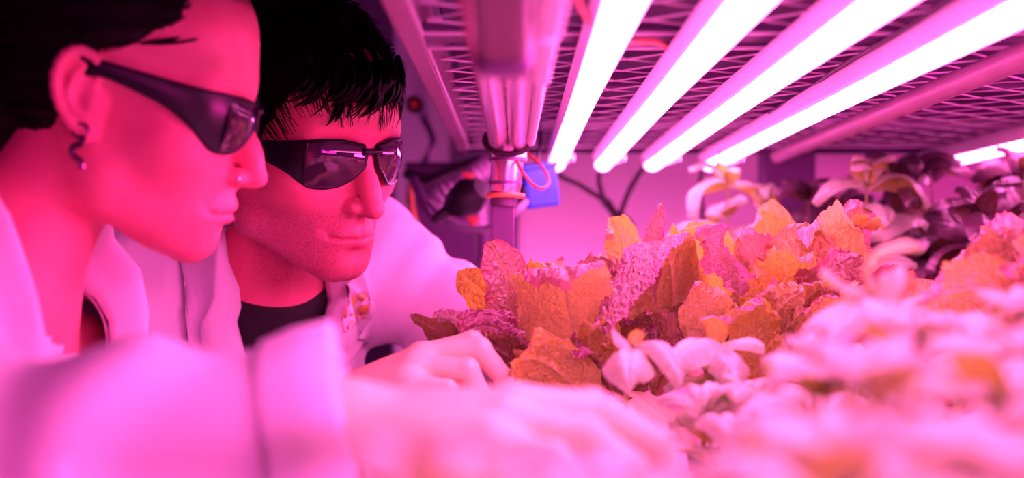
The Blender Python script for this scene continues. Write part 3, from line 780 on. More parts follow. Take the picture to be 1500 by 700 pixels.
# second rack seen beyond the man on the left, out of focus (dark strip and shelf)
sh = empty('side_shelf', (-.9, 3.0, FLOOR), 'dark purple shelf unit far behind the man on the left', 'shelf')
part(sh, 'shelf_back', MB().box((-.95, 3.05, -.25), (1.0, .02, 2.3), .003), M['dark_wall'])
for z in (.42, -.1, -.6): part(sh, 'shelf_board', MB().box((-.95, 2.85, z), (1.0, .36, .03), .003), M['under_tray'])
for x in (-1.44, -.46): part(sh, 'shelf_post', MB().box((x, 2.68, (FLOOR+.75)/2), (.03, .03, .75-FLOOR), .003), M['post'])
# ------------------------------------------------------------------ people
def glasses(P, label, lens_end=.062, tz=0.0, hgt=1.0, name='safety_glasses'):
    H = lambda q: P.from_head(np.array(q, float)*1.0)
    root = empty(name, tuple(H((0, .1, 0))), label, 'glasses')
    cx = [(0, .1065), (.020, .1050), (.038, .0985), (.053, .0865), (.0635, .071), (.0700, .052), (.0745, .030), (.0785, .006), (.0800, -.018)]
    s_ = np.linspace(0, 1, len(cx)); C = spline(cx, 12); S = np.linspace(0, 1, len(C))
    arc = np.concatenate([[0], np.cumsum(np.linalg.norm(np.diff(C, axis=0), axis=1))])
    def surf(s, z, off=0.0, side=1):       # s = arc length from the nose bridge
        x = np.interp(s, arc, C[:, 0]); y = np.interp(s, arc, C[:, 1])
        x2 = np.interp(s+.001, arc, C[:, 0]); y2 = np.interp(s+.001, arc, C[:, 1]); t = np.array([x2-x, y2-y]); t /= np.linalg.norm(t)+1e-9
        nx_, ny_ = -t[1], t[0]; nx_, ny_ = -nx_, -ny_          # outward
        nx_, ny_ = abs(t[1]), abs(t[0])
        y -= 12*(z-.002)**2
        z = z+tz*min(1, max(0, (s-.035)/.11))**1.1
        return H((side*(x+nx_*off), y+ny_*off, z))
    SS = [0, .010, .030, .052, .064, .078, .100, .130, .160]
    top = [v*hgt for v in (.0150, .0175, .0205, .0200, .0185, .0175, .0160, .0140, .0125)]
    bot = [v*hgt for v in (.0075, -.004, -.0185, -.0200, -.0155, -.0085, -.0015, .0020, .0040)]
    lens_s = np.linspace(.0085, lens_end, 26)
    zt = lambda s: np.interp(s, SS, top); 
    zbv = spline(np.stack([SS, bot], 1), 8); zb = lambda s: np.interp(s, zbv[:, 0], zbv[:, 1])
    def lt(s): return zt(s)-.0032
    def lb(s): return min(zb(s)+.0030, lt(s)-.0005)
    for side in (1, -1):
        # lens
        V = []; F = []; nv = 12
        for s in lens_s:
            for k in range(nv): V.append(surf(s, lb(s)+(lt(s)-lb(s))*k/(nv-1), .0008, side))
        for i in range(len(lens_s)-1):
            for k in range(nv-1):
                q = [i*nv+k, (i+1)*nv+k, (i+1)*nv+k+1, i*nv+k+1]; F.append(q if side > 0 else q[::-1])
        part(root, 'lens', MB().add(V, F), M['lens'], None, True)
        # rim
        loop = [surf(s, lt(s)+.0012, .0, side) for s in lens_s]+[surf(lens_s[-1]+.002, (lt(lens_s[-1])+lb(lens_s[-1]))/2, 0, side)]+[surf(s, lb(s)-.0012, .0, side) for s in lens_s[::-1]]+[surf(lens_s[0]-.002, (lt(lens_s[0])+lb(lens_s[0]))/2, 0, side)]
        loop.append(loop[0]); loop.append(loop[1])
        part(root, 'rim', MB().tube(loop, .0021, 8, False), M['frame'], None, True)
        # temple plate
        ts = np.linspace(lens_end-.0015, .158, 30); V = []; F = []
        for s in ts:
            a, b_ = zb(s), zt(s); hk = -.004*max(0, (s-.14)/.02)
            for (zz, off) in ((a+hk, .0018), (a+hk+.002, .0026), (b_-.002, .0026), (b_, .0018), (b_, -.0006), (a+hk, -.0006)): V.append(surf(s, zz, off, side))
        for i in range(len(ts)-1):
            for k in range(6):
                q = [i*6+k, i*6+(k+1) % 6, (i+1)*6+(k+1) % 6, (i+1)*6+k]; F.append(q if side < 0 else q[::-1])
        F.append([0, 1, 2, 3, 4, 5]); F.append([(len(ts)-1)*6+k for k in range(6)])
        part(root, 'temple', MB().add(V, F), M['frame'], None, True)
    br = [surf(s, .0125-.0*s, .0004, sd) for s, sd in ((.010, 1), (.005, 1), (.0, 1), (.005, -1), (.010, -1))]
    part(root, 'bridge', MB().tube(br, [.0040, .0034, .0032, .0034, .0040], 10), M['frame'], None, True)
    return root
def hair_shell(P, c, r, zline, m, name, seed, nstr, slen, rad, parent, flow, extra=None, h=.0035, lift=.004, noise=.0035):
    c = np.array(c); r = np.array(r)
    def f(q):
        d = ell(q, c, r)
        d = smax(d, zline(q)-q[:, 2], .012)
        if extra is not None: d = smin(d, extra(q), .02)
        ang = np.arctan2(q[:, 0], q[:, 2]-c[2]+.03)
        return d+noise*np.sin(ang*26+q[:, 1]*30+fnoise(q, seed, 12, 2.0))*.5+fnoise(q, seed+1, 20, noise)
    V, Q = surfnet(f, c-r-.03-(0, .06, .05), c+r+.03, h, 1)
    o = put(name, mesh_np(name, P.from_head(V), Q), m, parent)
    rs = np.random.RandomState(seed)
    b_V = []; b_F = []
    top = V[(V[:, 2] > -.06)]; idx = rs.randint(0, len(top), nstr)
    NS = 6
    for k in idx:
        p = top[k]; q = (p-c)/r; lv = np.linalg.norm(q)
        if lv < .75: continue
        q = q/lv; L = slen*(.6+.7*rs.rand()); lf = lift*rs.rand()
        pts = []
        for i in range(NS):
            pts.append(c+q*r*(lv+.01+lf/.09*math.sin(PI*.8*i/NS)))
            pw = c+q*r; t = flow(pw, rs); n_ = unit(q/r); t = t-n_*(t@n_); t = unit(t+rs.normal(size=3)*.10)
            q = q+(t*L/NS)/r; q /= np.linalg.norm(q)
        pts = P.from_head(np.array(pts)); w_ = rad*(.7+.6*rs.rand())
        base = len(b_V); tn = unit(pts[-1]-pts[0]); a = unit(np.cross(tn, rs.normal(size=3))); b2 = np.cross(tn, a)
        for i, pp in enumerate(pts):
            ww = w_*(1-(i/(NS-1))**2*.92)
            for an in (0, 2.09, 4.19): b_V.append(pp+(a*math.cos(an)+b2*math.sin(an))*ww)
        for i in range(NS-1):
            for j in range(3): b_F.append([base+i*3+j, base+i*3+(j+1) % 3, base+i*3+3+(j+1) % 3, base+i*3+3+j])
    s = put('hair_strands', mesh_np('hair_strands', np.array(b_V), np.array(b_F)), m, parent); s['kind'] = 'stuff'
    return o
def clothes(P, o, male, zV, seed, cuffR, cuffL, sr, vw=(.032, .060), vx=0.0, lw=(.120, .098), vr=.078):
    J = P.J; f_in = sr
    pel = np.array(J['pelvis']); hem = pel+np.array([0, 0, -.42])
    R, L = P.arms['R'], P.arms['L']
    def coat(p):
        d = P.torso(p, .019)
        d = smin(d, cone(p, pel+np.array([0, 0, -.02]), hem, .155, .185), .08)
        q = (p-P.nb)@P.T
        cr = lambda s2, fq, wd: np.exp(-(fnoise(p, s2, fq, 1.0)/wd)**2)
        d = d+.0045*cr(seed+31, 4.0, .10)+.0035*cr(seed+32, 6.5, .12)+fnoise(p, seed, 5.5, .008)-.007*np.abs(fnoise(p@np.array([[.8, .3, .1], [.3, .6, .2], [-.5, .3, .8]]), seed+9, 7, 1.2))+.003+.004*np.abs(fnoise(p*np.array([1, 1, .6]), seed+7, 9, 1.6))-.003
        for k, A in (('R', R), ('L', L)):
            s, e, w_ = A; rr = sr[k]
            a = cone(p, s, e, rr[0], rr[1]); m = e+(w_-e)*1.0
            b = cone(p, e, m, rr[1], rr[2])
            t = ((p-e)@unit(w_-e)); t2 = (p-s)@unit(e-s)
            a = a+.004*cr(seed+33, 5.0, .12)+.0035*np.sin(t2*95+fnoise(p, seed+2, 7, 3.0))
            b = b+.0060*np.sin(t*38+fnoise(p, seed+3, 6, 4.5))+fnoise(p, seed+4, 11, .006)
            b = b-.0045*np.abs(np.sin(np.arctan2((p-e)@np.array([0, 1., 0]), (p-e)@np.array([0, 0, 1.]))*3+fnoise(p, seed+5, 3, 2)))*np.clip(t/.15, 0, 1)+.002
            d = smin(d, smin(a, b, .02), .035)
        return d
    P.coat = coat
    cuts = {'R': cuffR, 'L': cuffL}
    lo, hi = bounds([P.tors((.2, .2, .03)), P.tors((-.2, .2, .03)), P.tors((.2, -.1, .03)), P.tors((-.2, -.1, .03)), P.tors((0, .2, -.30)), R[0], R[2], L[0], L[2], R[1], L[1]], .06)
    lo2, hi2 = bounds([R[0], R[1], L[0], L[1], R[2], L[2], pel, P.nb, hem+np.array([.2, .2, 0]), hem-np.array([.2, .2, 0])], .11); lo2[2] = hem[2]-.22
    V, Q = mesh_regions(coat, [(lo, hi, .0048), (lo2, hi2, .012)])
    hwz = np.array([zV-.001, zV, zV*.6, -.04, .03, .2]); hww = np.array([0, .004, vw[0]+.007, vw[1]+.007, vr, vr])
    def inside(p):
        q = (p-P.nb)@P.T
        ax = unit(P.from_head((0, -.03, -.05))-P.nb); rad = np.linalg.norm((p-P.nb)-((p-P.nb)@ax)[:, None]*ax, axis=1)
        v = (q[:, 1] > 0) & (np.abs(q[:, 0]-vx*np.clip(-q[:, 2]/.04, 0, 1)) < np.interp(q[:, 2], hwz, hww)) & (q[:, 2] > zV)
        v |= (rad < vr-.008) & (q[:, 2] > -.02)
        v |= (p[:, 2] < hem[2])
        for k, A in (('R', R), ('L', L)):
            e, w_ = A[1], A[2]; t = ((p-e)@unit(w_-e))/np.linalg.norm(w_-e)
            dd = np.linalg.norm(p-(e+np.outer(t*np.linalg.norm(w_-e), unit(w_-e))), axis=1)
            v |= (t > cuts[k]) & (dd < .11) & (np.linalg.norm(p-w_, axis=1) < .22)
        return v
    c = V[Q].mean(1); V, Q = sub(V, Q, ~inside(c))
    me = mesh_np('lab_coat', V, Q); co = put('lab_coat', me, M['coat'], o)
    sm = co.modifiers.new('s', 'SOLIDIFY'); sm.thickness = .0022; sm.offset = -1
    # cuff bands
    for k, A in (('R', R), ('L', L)):
        e, w_ = A[1], A[2]; ax = unit(w_-e); c0 = e+(w_-e)*cuts[k]
        u = unit(np.cross(ax, (0, 0, 1))); v = np.cross(ax, u); n = 40
        rings = []
        for j, (off, dr_) in enumerate(((-.034, .0032), (-.018, .0050), (-.002, .0040), (.001, .0022), (-.002, .0005), (-.018, .000))):
            base = np.array([c0+ax*off+(u*math.cos(a)+v*math.sin(a))*sr[k][2] for a in np.linspace(0, 2*PI, n, endpoint=False)])
            base = snap(coat, base, 0., 4); base += (base-(c0+ax*off))/np.linalg.norm(base-(c0+ax*off), axis=1)[:, None]*dr_
            rings.append(base)
        V_ = np.concatenate(rings); F_ = [[j*n+i, j*n+(i+1) % n, (j+1)*n+(i+1) % n, (j+1)*n+i] for j in range(5) for i in range(n)]
        put('cuff', mesh_np('cuff', V_, F_), M['coat'], o)
    # collar and lapels, laid on the coat
    n = 61; ts = np.linspace(-1, 1, n)
    key = np.array([0, .35, .62, .80, 1.0])            # 0 back of the neck, 1 bottom of the V
    inn = np.array([(0, -.070, .045), (vr-.012, -.012, .038), (vw[1], .065, -.040), (vw[0]+.001, .105, zV*.6), (.003, .11, zV-.01)])
    out = np.array([(0, -.110, -.004), (.118, -.022, -.004), (lw[0], .060, -.075), (lw[1], .10, zV*.62), (.010, .11, zV-.02)])
    ic = spline(inn, 20); oc = spline(out, 20)
    rows = []
    for t in ts:
        a = abs(t); s = math.copysign(1, t); u_ = np.interp(a, key, np.arange(5))*20
        pi_ = np.array([np.interp(u_, np.arange(len(ic)), ic[:, k]) for k in range(3)]); po = np.array([np.interp(u_, np.arange(len(oc)), oc[:, k]) for k in range(3)])
        sh_ = lambda q: q*np.array([s, 1, 1])+np.array([vx*min(1, max(0, -q[2]/.04)), 0, 0])
        rows.append([sh_(pi_), sh_(po), a])
    V_ = []; fr = (0, .12, .3, .55, .8, 1.0)
    SA = snap(coat, np.concatenate([np.array([P.tors(pi_)+(P.tors(po)-P.tors(pi_))*x for x in fr]) for pi_, po, a in rows]), 0, 6)
    NA = np.stack([coat(SA+np.eye(3)[i]*.003)-coat(SA-np.eye(3)[i]*.003) for i in range(3)], 1); NA /= np.linalg.norm(NA, axis=1)[:, None]+1e-9
    for ri, (pi_, po, a) in enumerate(rows):
        S = SA[ri*6:ri*6+6]; nrm = NA[ri*6:ri*6+6]
        neck = max(0, 1-a/.72); nk = min(1, neck*2)
        lifts = (.000, .006+.026*nk, .010+.020*nk, .0075+.004*nk, .0060, .0045)
        out_ = []
        for i in range(6):
            out_.append(S[i]+nrm[i]*.002+nrm[i]*lifts[i]*(.5 if i == 1 else .8)+P.up*(lifts[i]*.9*nk if i < 3 else 0))
        out_ = np.array(out_); out_ = spline(out_, 3); V_.append(out_)
    m = len(V_[0]); V_ = np.concatenate(V_); F_ = [[i*m+j, i*m+j+1, (i+1)*m+j+1, (i+1)*m+j] for i in range(n-1) for j in range(m-1)]
    cme = mesh_np('collar', V_, F_); cc = put('collar', cme, M['coat'], o)
    sm = cc.modifiers.new('s', 'SOLIDIFY'); sm.thickness = .0024; sm.offset = 0
    # placket seam and buttons
    for i in range(3):
        pz = snap(coat, [P.tors((.012, .13, zV-.06-.10*i))], .0025)[0]
        nn = unit(np.array([coat(np.array([pz+np.eye(3)[k]*.003]))[0]-coat(np.array([pz-np.eye(3)[k]*.003]))[0] for k in range(3)]))
        MB().tube([pz-nn*.001, pz+nn*.0018, pz+nn*.0024], [.008, .008, .0065], 16).build('button', M['button'], o, None, True)
    # trousers and shoes, far below the frame
    V, Q = surfnet(lambda p: np.minimum(P.leg(p, 'R', .014), np.minimum(P.leg(p, 'L', .014), cone(p, pel+P.up*.02, pel-P.up*.08, .14, .13))), np.minimum(P.feet['R'], P.feet['L'])-.25+np.array([0, 0, .30]), np.maximum(pel+.2, np.maximum(P.feet['R'], P.feet['L'])+.25)*np.array([1, 1, 0])+np.array([0, 0, pel[2]+.03]), .016)
    put('trousers', mesh_np('trousers', V, Q), M['trousers'], o)
    for k in 'RL':
        V, Q = surfnet(lambda p: P.foot(p, k, .008), P.feet[k]-np.array([.25, .25, .012]), P.feet[k]+np.array([.25, .25, .12]), .010); V[:, 2] = np.maximum(V[:, 2], FLOOR+.001)
        put('shoe', mesh_np('shoe', V, Q), M['shoe'], o)
    return co
# ---- the man
JM = dict(head=(-.2115, 1.27, .1155), head_rot=rot(-132, -14, 5), head_scale=1.02, neck=(-.270, 1.345, -.050), pelvis=(-.44, 1.56, -.53),
          shR=(-.405, 1.275, -.030), shL=(-.168, 1.445, .004), elR=(-.335, 1.13, -.235), wrR=(-.158, 1.03, -.114), elL=(.05, 1.44, -.145), wrL=(.05, 1.22, -.118),
          footR=(-.50, 1.47, FLOOR), footL=(-.36, 1.66, FLOOR))
JM['handR'] = make_hand(JM['wrR'], (.90, -.05, .38), (-.38, -.1, .9), (0, 1, 0), [(8, 62, 10), (16, 58, 20), (26, 60, 25), (34, 60, 25)], 1.0)
JM['handL'] = make_hand(JM['wrL'], (.65, -.75, -.12), (0, 0, 1), (-.7, -.7, 0), [(15, 35, 20)]*4, 1.0)
man = make_person(JM, True, FLOOR)
mo = build_body(man, 'person', 'person with short black hair and dark glasses in white lab coat, bending over the lettuce', M['skin_man'], True)
def zl_m(q):
    y = q[:, 1]; x = np.abs(q[:, 0])
    z = np.interp(y, [-.10, -.06, -.02, .005, .020, .035, .060, .10, .12], [-.055, -.035, .0, .010, -.012, .022, .046, .050, .052])
    return z+.006*np.sin(q[:, 0]*140)+.004*np.sin(q[:, 0]*310+1)
def fl_m(p, rs):
    t = np.array([.12*np.sign(p[0]), .75 if p[1] > -.03 else -.6, -.9+.0*p[2]]); 
    if p[2] > .09: t = np.array([.35, .9, .1])
    return unit(t)
hm = hair_shell(man, (0, -.014, .047), (.087, .112, .100), zl_m, M['hair_dark'], 'hair', 3, 3800, .040, .0006, mo, fl_m, noise=.004)
# fringe tufts over the forehead
rs = np.random.RandomState(5); b = MB()
for i in range(34):
    x = -.056+.112*(i+rs.rand()*.8)/34; z0 = .080+rs.uniform(-.004, .006); y0 = .096-abs(x)**2*9
    L = rs.uniform(.020, .032)*(1.0 if rs.rand() > .3 else 1.45); dx = rs.uniform(.004, .020)
    P0 = [(x-.006, y0-.010, z0+.006), (x+dx*.3, y0+.010, z0-L*.4), (x+dx*.8, y0+.0095, z0-L*.75), (x+dx*1.5, y0+.006, z0-L)]
    b.tube(man.from_head(spline(P0, 4)), [.0072*(1-(k/12)**1.8)+.00025 for k in range(13)], 6, True, .5)
for i in range(22):    # fine separate strands
    x = rs.uniform(-.048, .045); y0 = .095-abs(x)**2*9; z0 = .066; L = rs.uniform(.012, .026); dx = rs.uniform(0, .022)
    b.tube(man.from_head(spline([(x, y0+.004, z0), (x+dx*.6, y0+.0085, z0-L*.6), (x+dx*1.3, y0+.006, z0-L)], 4)), [.0011*(1-(k/8)**2)+.0001 for k in range(9)], 5)
o_ = b.build('fringe', M['hair_dark'], mo, None, True); o_['kind'] = 'stuff'
b = MB()   # eyebrows
for s in (1, -1):
    for i in range(70):
        u = rs.rand(); x = .010+.040*u; z = .0245+.007*math.sin(u*2.4)+rs.uniform(-.0028, .0028); y = .0985-.0*u-(x**2)*9.5+.0015
        b.tube(man.from_head([(s*x, y, z), (s*(x+.004), y-.0002-.0025*u, z+.0015), (s*(x+.008), y-.0012-.005*u, z+.001)]), [.0005, .0004, .0001], 4)
o_ = b.build('eyebrow_hairs', M['hair_dark'], mo, None, True); o_['kind'] = 'stuff'
glasses(man, 'black wraparound safety glasses with dark mirror lenses on the person nearer the pipes', .062, -.008, 1.14)
clothes(man, mo, True, -.20, 11, .40, .70, {'R': (.066, .058, .050), 'L': (.060, .058, .046)}, vw=(.016, .024), vx=.012, lw=(.064, .042), vr=.066)
axm = unit(man.from_head((0, -.03, -.05))-man.nb)
def shirt_m(p):
    q = (p-man.nb)@man.T; tt = (p-man.nb)@axm
    return smax(smax(man.shirt(p)-.004, tt-.036+.25*np.maximum(0, q[:, 1]-.02), .003), -.23-q[:, 2], .01)
V, Q = surfnet(shirt_m, man.nb-np.array([.16, .24, .22]), man.nb+np.array([.18, .12, .16]), .0045)
put('t_shirt', mesh_np('t_shirt', V, Q), M['tshirt'], mo)
# ---- the woman
JW = dict(head=(-.292, .955, .121), head_rot=rot(-86, -12, 9), head_scale=.95, neck=(-.365, .93, -.045), pelvis=(-.66, .93, -.50),
          shR=(-.400, .79, -.075), shL=(-.375, 1.065, -.085), elR=(-.285, .605, -.115), wrR=(-.084, .62, -.077), elL=(-.42, 1.02, -.36), wrL=(-.235, .93, -.30),
          footR=(-.68, .86, FLOOR), footL=(-.64, 1.02, FLOOR))
JW['handR'] = make_hand(JW['wrR'], (1, -.02, .04), (-.04, -.12, 1), (0, 1, 0), [(6, 24, 26), (8, 24, 28), (12, 26, 28), (16, 28, 28)], .93)
JW['handL'] = make_hand(JW['wrL'], (1, -.1, -.1), (0, 0, 1), (0, -1, 0), [(25, 30, 20)]*4, .93)
woman = make_person(JW, False, FLOOR)
wo = build_body(woman, 'person', 'person in profile with pulled-back hair and hook earring, white lab coat, at the left', M['skin_woman'], False)
def zl_w(q):
    y = q[:, 1]
    return np.interp(y, [-.12, -.08, -.045, -.015, .0, .02, .045, .07, .10], [-.115, -.105, -.080, .000, .034, .044, .062, .078, .092])
def fl_w(p, rs): return unit(np.array([0, -1, -.35]))
hair_shell(woman, (0, -.020, .044), (.0835, .108, .092), zl_w, M['hair_brown'], 'hair', 8, 1600, .07, .0006, wo, fl_w, extra=lambda q: smin(ell(q, (0, -.118, .010), (.046, .042, .046)), ell(q, (0, -.085, -.03), (.050, .03, .045)), .02), h=.005, lift=.003, noise=.0012)
b = MB(); rs = np.random.RandomState(2)
for i in range(14):
    z = rs.uniform(.055, .085); y = rs.uniform(.03, .075)
    b.tube(woman.from_head(spline([(.055, y, z), (.066, y-.012, z-.006), (.072, y-.03, z-.012)], 4)), [.0012, .0012, .0011, .001, .001, .001, .0008, .0006, .0003], 4)
o_ = b.build('loose_strands', M['hair_brown'], wo, None, True); o_['kind'] = 'stuff'
glasses(woman, 'black wraparound safety glasses on the blurred person in profile at the left', .046, .016, 1.12)
ec = (.079, -.002, -.026)
b = MB().tube(woman.from_head(spline([(ec[0], ec[1], ec[2]), (ec[0]+.003, ec[1]+.003, ec[2]-.004), (ec[0]+.002, ec[1]-.003, ec[2]-.009), (ec[0], ec[1]-.004, ec[2]-.014), (ec[0], ec[1]+.003, ec[2]-.018), (ec[0], ec[1]+.005, ec[2]-.023)], 6)), .0024, 8)
b.build('earring', M['metal'], wo, 'small dark metal hook earring', True)
MB().tube(woman.from_head(spline([(ec[0]+.002, ec[1]+.006*math.cos(a), ec[2]+.004+.005*math.sin(a)) for a in np.linspace(0, 5.6, 8)], 3)), .0014, 8).build('ear_hoop', M['metal'], wo, None, True)
MB().tube(woman.from_head([(.0165, .1035, -.040), (.0185, .1045, -.040), (.0190, .1047, -.040)]), [.0014, .0014, .0007], 8).build('nose_stud', M['stud'], wo, None, True)
clothes(woman, wo, False, -.17, 21, 1.02, .80, {'R': (.068, .074, .043), 'L': (.060, .056, .046)})
V, Q = surfnet(lambda p: woman.shirt(p)-.004, woman.nb-np.array([.16, .24, .22]), woman.nb+np.array([.22, .16, .16]), .007)
cq = V[Q].mean(1); qq = (cq-woman.nb)@woman.T; axn = unit(woman.from_head((0, -.03, -.05))-woman.nb); tt = (cq-woman.nb)@axn
V, Q = sub(V, Q, (tt < .004-.4*np.maximum(0, qq[:, 1]-.02)) & (qq[:, 1] > -.06) & (qq[:, 2] > -.23) & (np.abs(qq[:, 0]) < .12))
t_ = put('t_shirt', mesh_np('t_shirt', V, Q), M['coat'], wo); s_ = t_.modifiers.new('s', 'SOLIDIFY'); s_.thickness = .002
# woven emblem on the man's chest
def emblem():
    vs, fs = [], []
    for c in mo.children:
        if c.name.split('.')[0] in ('lab_coat', 'collar'):
            k = len(vs); vs += [v.co.copy() for v in c.data.vertices]; fs += [[k+i for i in p.vertices] for p in c.data.polygons]
    bv = BVHTree.FromPolygons(vs, fs)
    d_ = Vector(at(524, 448, 1.0)).normalized(); h_, nn_, _, _ = bv.ray_cast(Vector((0, 0, 0)), d_)
    c0 = np.array(h_); ax = unit(np.array(nn_)); ax = -ax if ax@np.array(d_) > 0 else ax; up = np.array((0, 0, 1.)); up = unit(up-ax*(up@ax)); rt = np.cross(up, ax)
    def patch(name, pts, off, m):
        P3 = []
        for x, y in pts:
            q = Vector(c0+rt*x*.001+up*y*.001); hh = bv.ray_cast(q+Vector(ax)*.03, Vector(-ax))[0]
            P3.append(np.array(hh if hh is not None else q)+ax*.0022)
        P3 = np.array(P3)
        me = mesh_np(name, P3, [list(range(len(pts)))]); o = put(name, me, m, mo); s_ = o.modifiers.new('s', 'SOLIDIFY'); s_.thickness = .0008; return o
    # quartered round shield in yellow thread, letters in an arc below
    R_ = 14
    def sec(a0, a1, r0, r1): 
        A = np.linspace(math.radians(a0), math.radians(a1), 8)
        return [(-math.cos(a)*r1*.85, math.sin(a)*r1*1.1+3) for a in A]+[(-math.cos(a)*r0*.85, math.sin(a)*r0*1.1+3) for a in A[::-1]]
    patch('emblem', sec(8, 82, 4, R_), .0045, M['gold']); patch('emblem', sec(190, 262, 3, R_), .0045, M['gold']); patch('emblem', sec(100, 150, 8, R_), .0045, M['gold']); patch('emblem', sec(285, 330, 7, R_-1), .0045, M['gold'])
    patch('emblem_ring', sec(0, 175, R_+.8, R_+2.4), .0045, M['emblem_pale']); patch('emblem_ring', sec(180, 355, R_+.8, R_+2.4), .0045, M['emblem_pale'])
    for i in range(7):
        x = -11+i*3.7; y = -19-.03*x*x+(2 if i % 2 else 0)
        patch('emblem_letter', [(x, y), (x+1, y), (x+1, y+2.2), (x+2.2, y+2.2), (x+2.2, y+3.4), (x, y+3.4+.8*(i % 3))], .0045, M['gold'] if i % 3 else M['emblem_pale'])
emblem()
# ------------------------------------------------------------------ leaves
def cell_relief(X, Y, size, seed):
    """puffy cushions between sunken veins: distance to the edge of jittered cells"""
    gx, gy = X/size, Y/size; ix, iy = np.floor(gx).astype(int), np.floor(gy).astype(int)
    d1 = np.full(X.shape, 9.); d2 = np.full(X.shape, 9.)
    for a in (-1, 0, 1):
        for b in (-1, 0, 1):
            cx_, cy_ = ix+a, iy+b
            h = np.sin(cx_*127.1+cy_*311.7+seed*13.7)*43758.5; h2 = np.sin(cx_*269.5+cy_*183.3+seed*7.1)*43758.5
            px_, py_ = cx_+.5+.75*(h-np.floor(h)-.5), cy_+.5+.75*(h2-np.floor(h2)-.5)
            d = np.hypot(gx-px_, gy-py_); m = d < d1; d2 = np.where(m, d1, np.minimum(d2, d)); d1 = np.where(m, d, d1)
    e = np.clip((d2-d1)/.5, 0, 1); return e*(2-e)
def leaf_grid(C, width, hint, kind='lettuce', seed=0, nu=26, nv=40, ruffle=1.0, blister=1.0, cup=0.0, thick=0):
    """C: centre-line control points (3d), hint: direction the upper face looks at the base"""
    rs = np.random.RandomState(seed)
    c = spline(C, 30); L_ = np.concatenate([[0], np.cumsum(np.linalg.norm(np.diff(c, axis=0), axis=1))]); L = L_[-1]
    v = 1-(1-np.linspace(0, 1, nv))**1.35; P0 = np.stack([np.interp(v*L, L_, c[:, k]) for k in range(3)], 1)
    T = np.gradient(P0, v, axis=0); T /= np.linalg.norm(T, axis=1)[:, None]
    N = np.zeros_like(T); n0 = np.array(hint, float); n0 -= T[0]*(n0@T[0]); n0 = unit(n0); N[0] = n0
    for i in range(1, nv):
        n = N[i-1]-T[i]*(N[i-1]@T[i]); N[i] = unit(n)
    B = np.cross(T, N)
    u = np.linspace(-1, 1, nu); U, Vv = np.meshgrid(u, v, indexing='xy')      # (nv,nu)
    if kind == 'lettuce':
        a = .20+.80*np.clip(v/.55, 0, 1)**.9*(3-2*np.clip(v/.55, 0, 1))/1.0*1.0; a = np.minimum(a, 1)
        w = np.where(v < .6, a, np.sqrt(np.clip(1-(np.maximum(v-.6, 0)/.4)**2.2, 0, 1)))
    else:
        w = np.sin(PI*np.clip(v, 0, 1)**.80)**.75*(1-.15*v); w = np.maximum(w, .035*(1-v)); w[0] = .04
    w = w*width/2
    jag = 1+(.04*np.sin(v*31+seed)+.022*np.sin(v*67+seed*2)+.014*np.sin(v*131+seed)) if kind == 'lettuce' else 1+.01*np.sin(v*60)
    jagr = 1+(.04*np.sin(v*35+seed*3)+.022*np.sin(v*61+seed)+.014*np.sin(v*119+seed)) if kind == 'lettuce' else 1+.01*np.sin(v*55)
    W = np.where(U > 0, (w*jagr)[:, None], (w*jag)[:, None])
    X = U*W; Y = Vv*L
    Z = np.zeros_like(X); au = np.abs(U)
    if kind == 'lettuce':
        r1 = rs.uniform(14, 20); r2 = rs.uniform(30, 44); ph = rs.rand(4)*6
        A = ruffle*width*.10
        Z += A*au**2.5*(np.sin(r1*Vv+ph[0]+np.sign(U)*1.5)+.55*np.sin(r2*Vv+ph[1]*np.sign(U))+.22*np.sin(85*Vv+ph[2]+U*3))*np.clip(Vv*3, 0, 1)
        tipm = np.clip((Vv-.80)/.2, 0, 1)**1.6
        Z += A*.55*tipm*(np.sin(U*5+ph[3])+.4*np.sin(U*11+ph[2]))*np.clip((1-Vv)/.03, 0, 1)**.5
        vein = np.minimum(au*W.max()/.0045, 1)
        Z += blister*.0024*cell_relief(X+.12*Y*np.sign(X)+.003*np.sin(Y*300), Y-.45*np.abs(X), .0078, seed)*vein*np.clip(Vv*2.2, 0, 1)
        Z += blister*.0005*cell_relief(X, Y, .0050, seed+5)*vein
        Z -= .0022*np.exp(-(X/.0022)**2)*(1-Vv)                                   # midrib channel, ridge below
        Z += cup*width*(au**2)
    else:
        Z -= cup*width*au**1.8
        Z += .0016*np.minimum(1, au*w.max()/.004)                                  # midrib groove
        sv = np.abs(((Y-.75*np.abs(X))/(L/6.5)) % 1-.5)*2
        Z += .0016*(1-sv**6)*np.sin(np.clip(au*PI, 0, PI))*(L/.05)
        Z += width*.02*np.sin(Vv*9+seed)*au
    Pt = P0[:, None, :]+B[:, None, :]*X[..., None]+N[:, None, :]*Z[..., None]
    if kind == 'lettuce':
        Pt += T[:, None, :]*(ruffle*.05*width*au**3*np.sin(26*Vv+seed))[..., None]
    V_ = Pt.reshape(-1, 3)
    idx = np.arange(nv*nu).reshape(nv, nu)
    Q = np.stack([idx[:-1, :-1], idx[:-1, 1:], idx[1:, 1:], idx[1:, :-1]], -1).reshape(-1, 4)
    n_ = np.cross(V_[Q[:, 1]]-V_[Q[:, 0]], V_[Q[:, 3]]-V_[Q[:, 0]]).sum(0)
    # orient so that the front face is the upper face
    mid = idx[nv//2, nu//2]; fn = np.cross(Pt[nv//2, nu//2+1]-Pt[nv//2, nu//2], Pt[nv//2+1, nu//2]-Pt[nv//2, nu//2])
    if fn@N[nv//2] < 0: Q = Q[:, ::-1]
    return V_, Q, np.stack([X, Y], -1).reshape(-1, 2), au.reshape(-1)
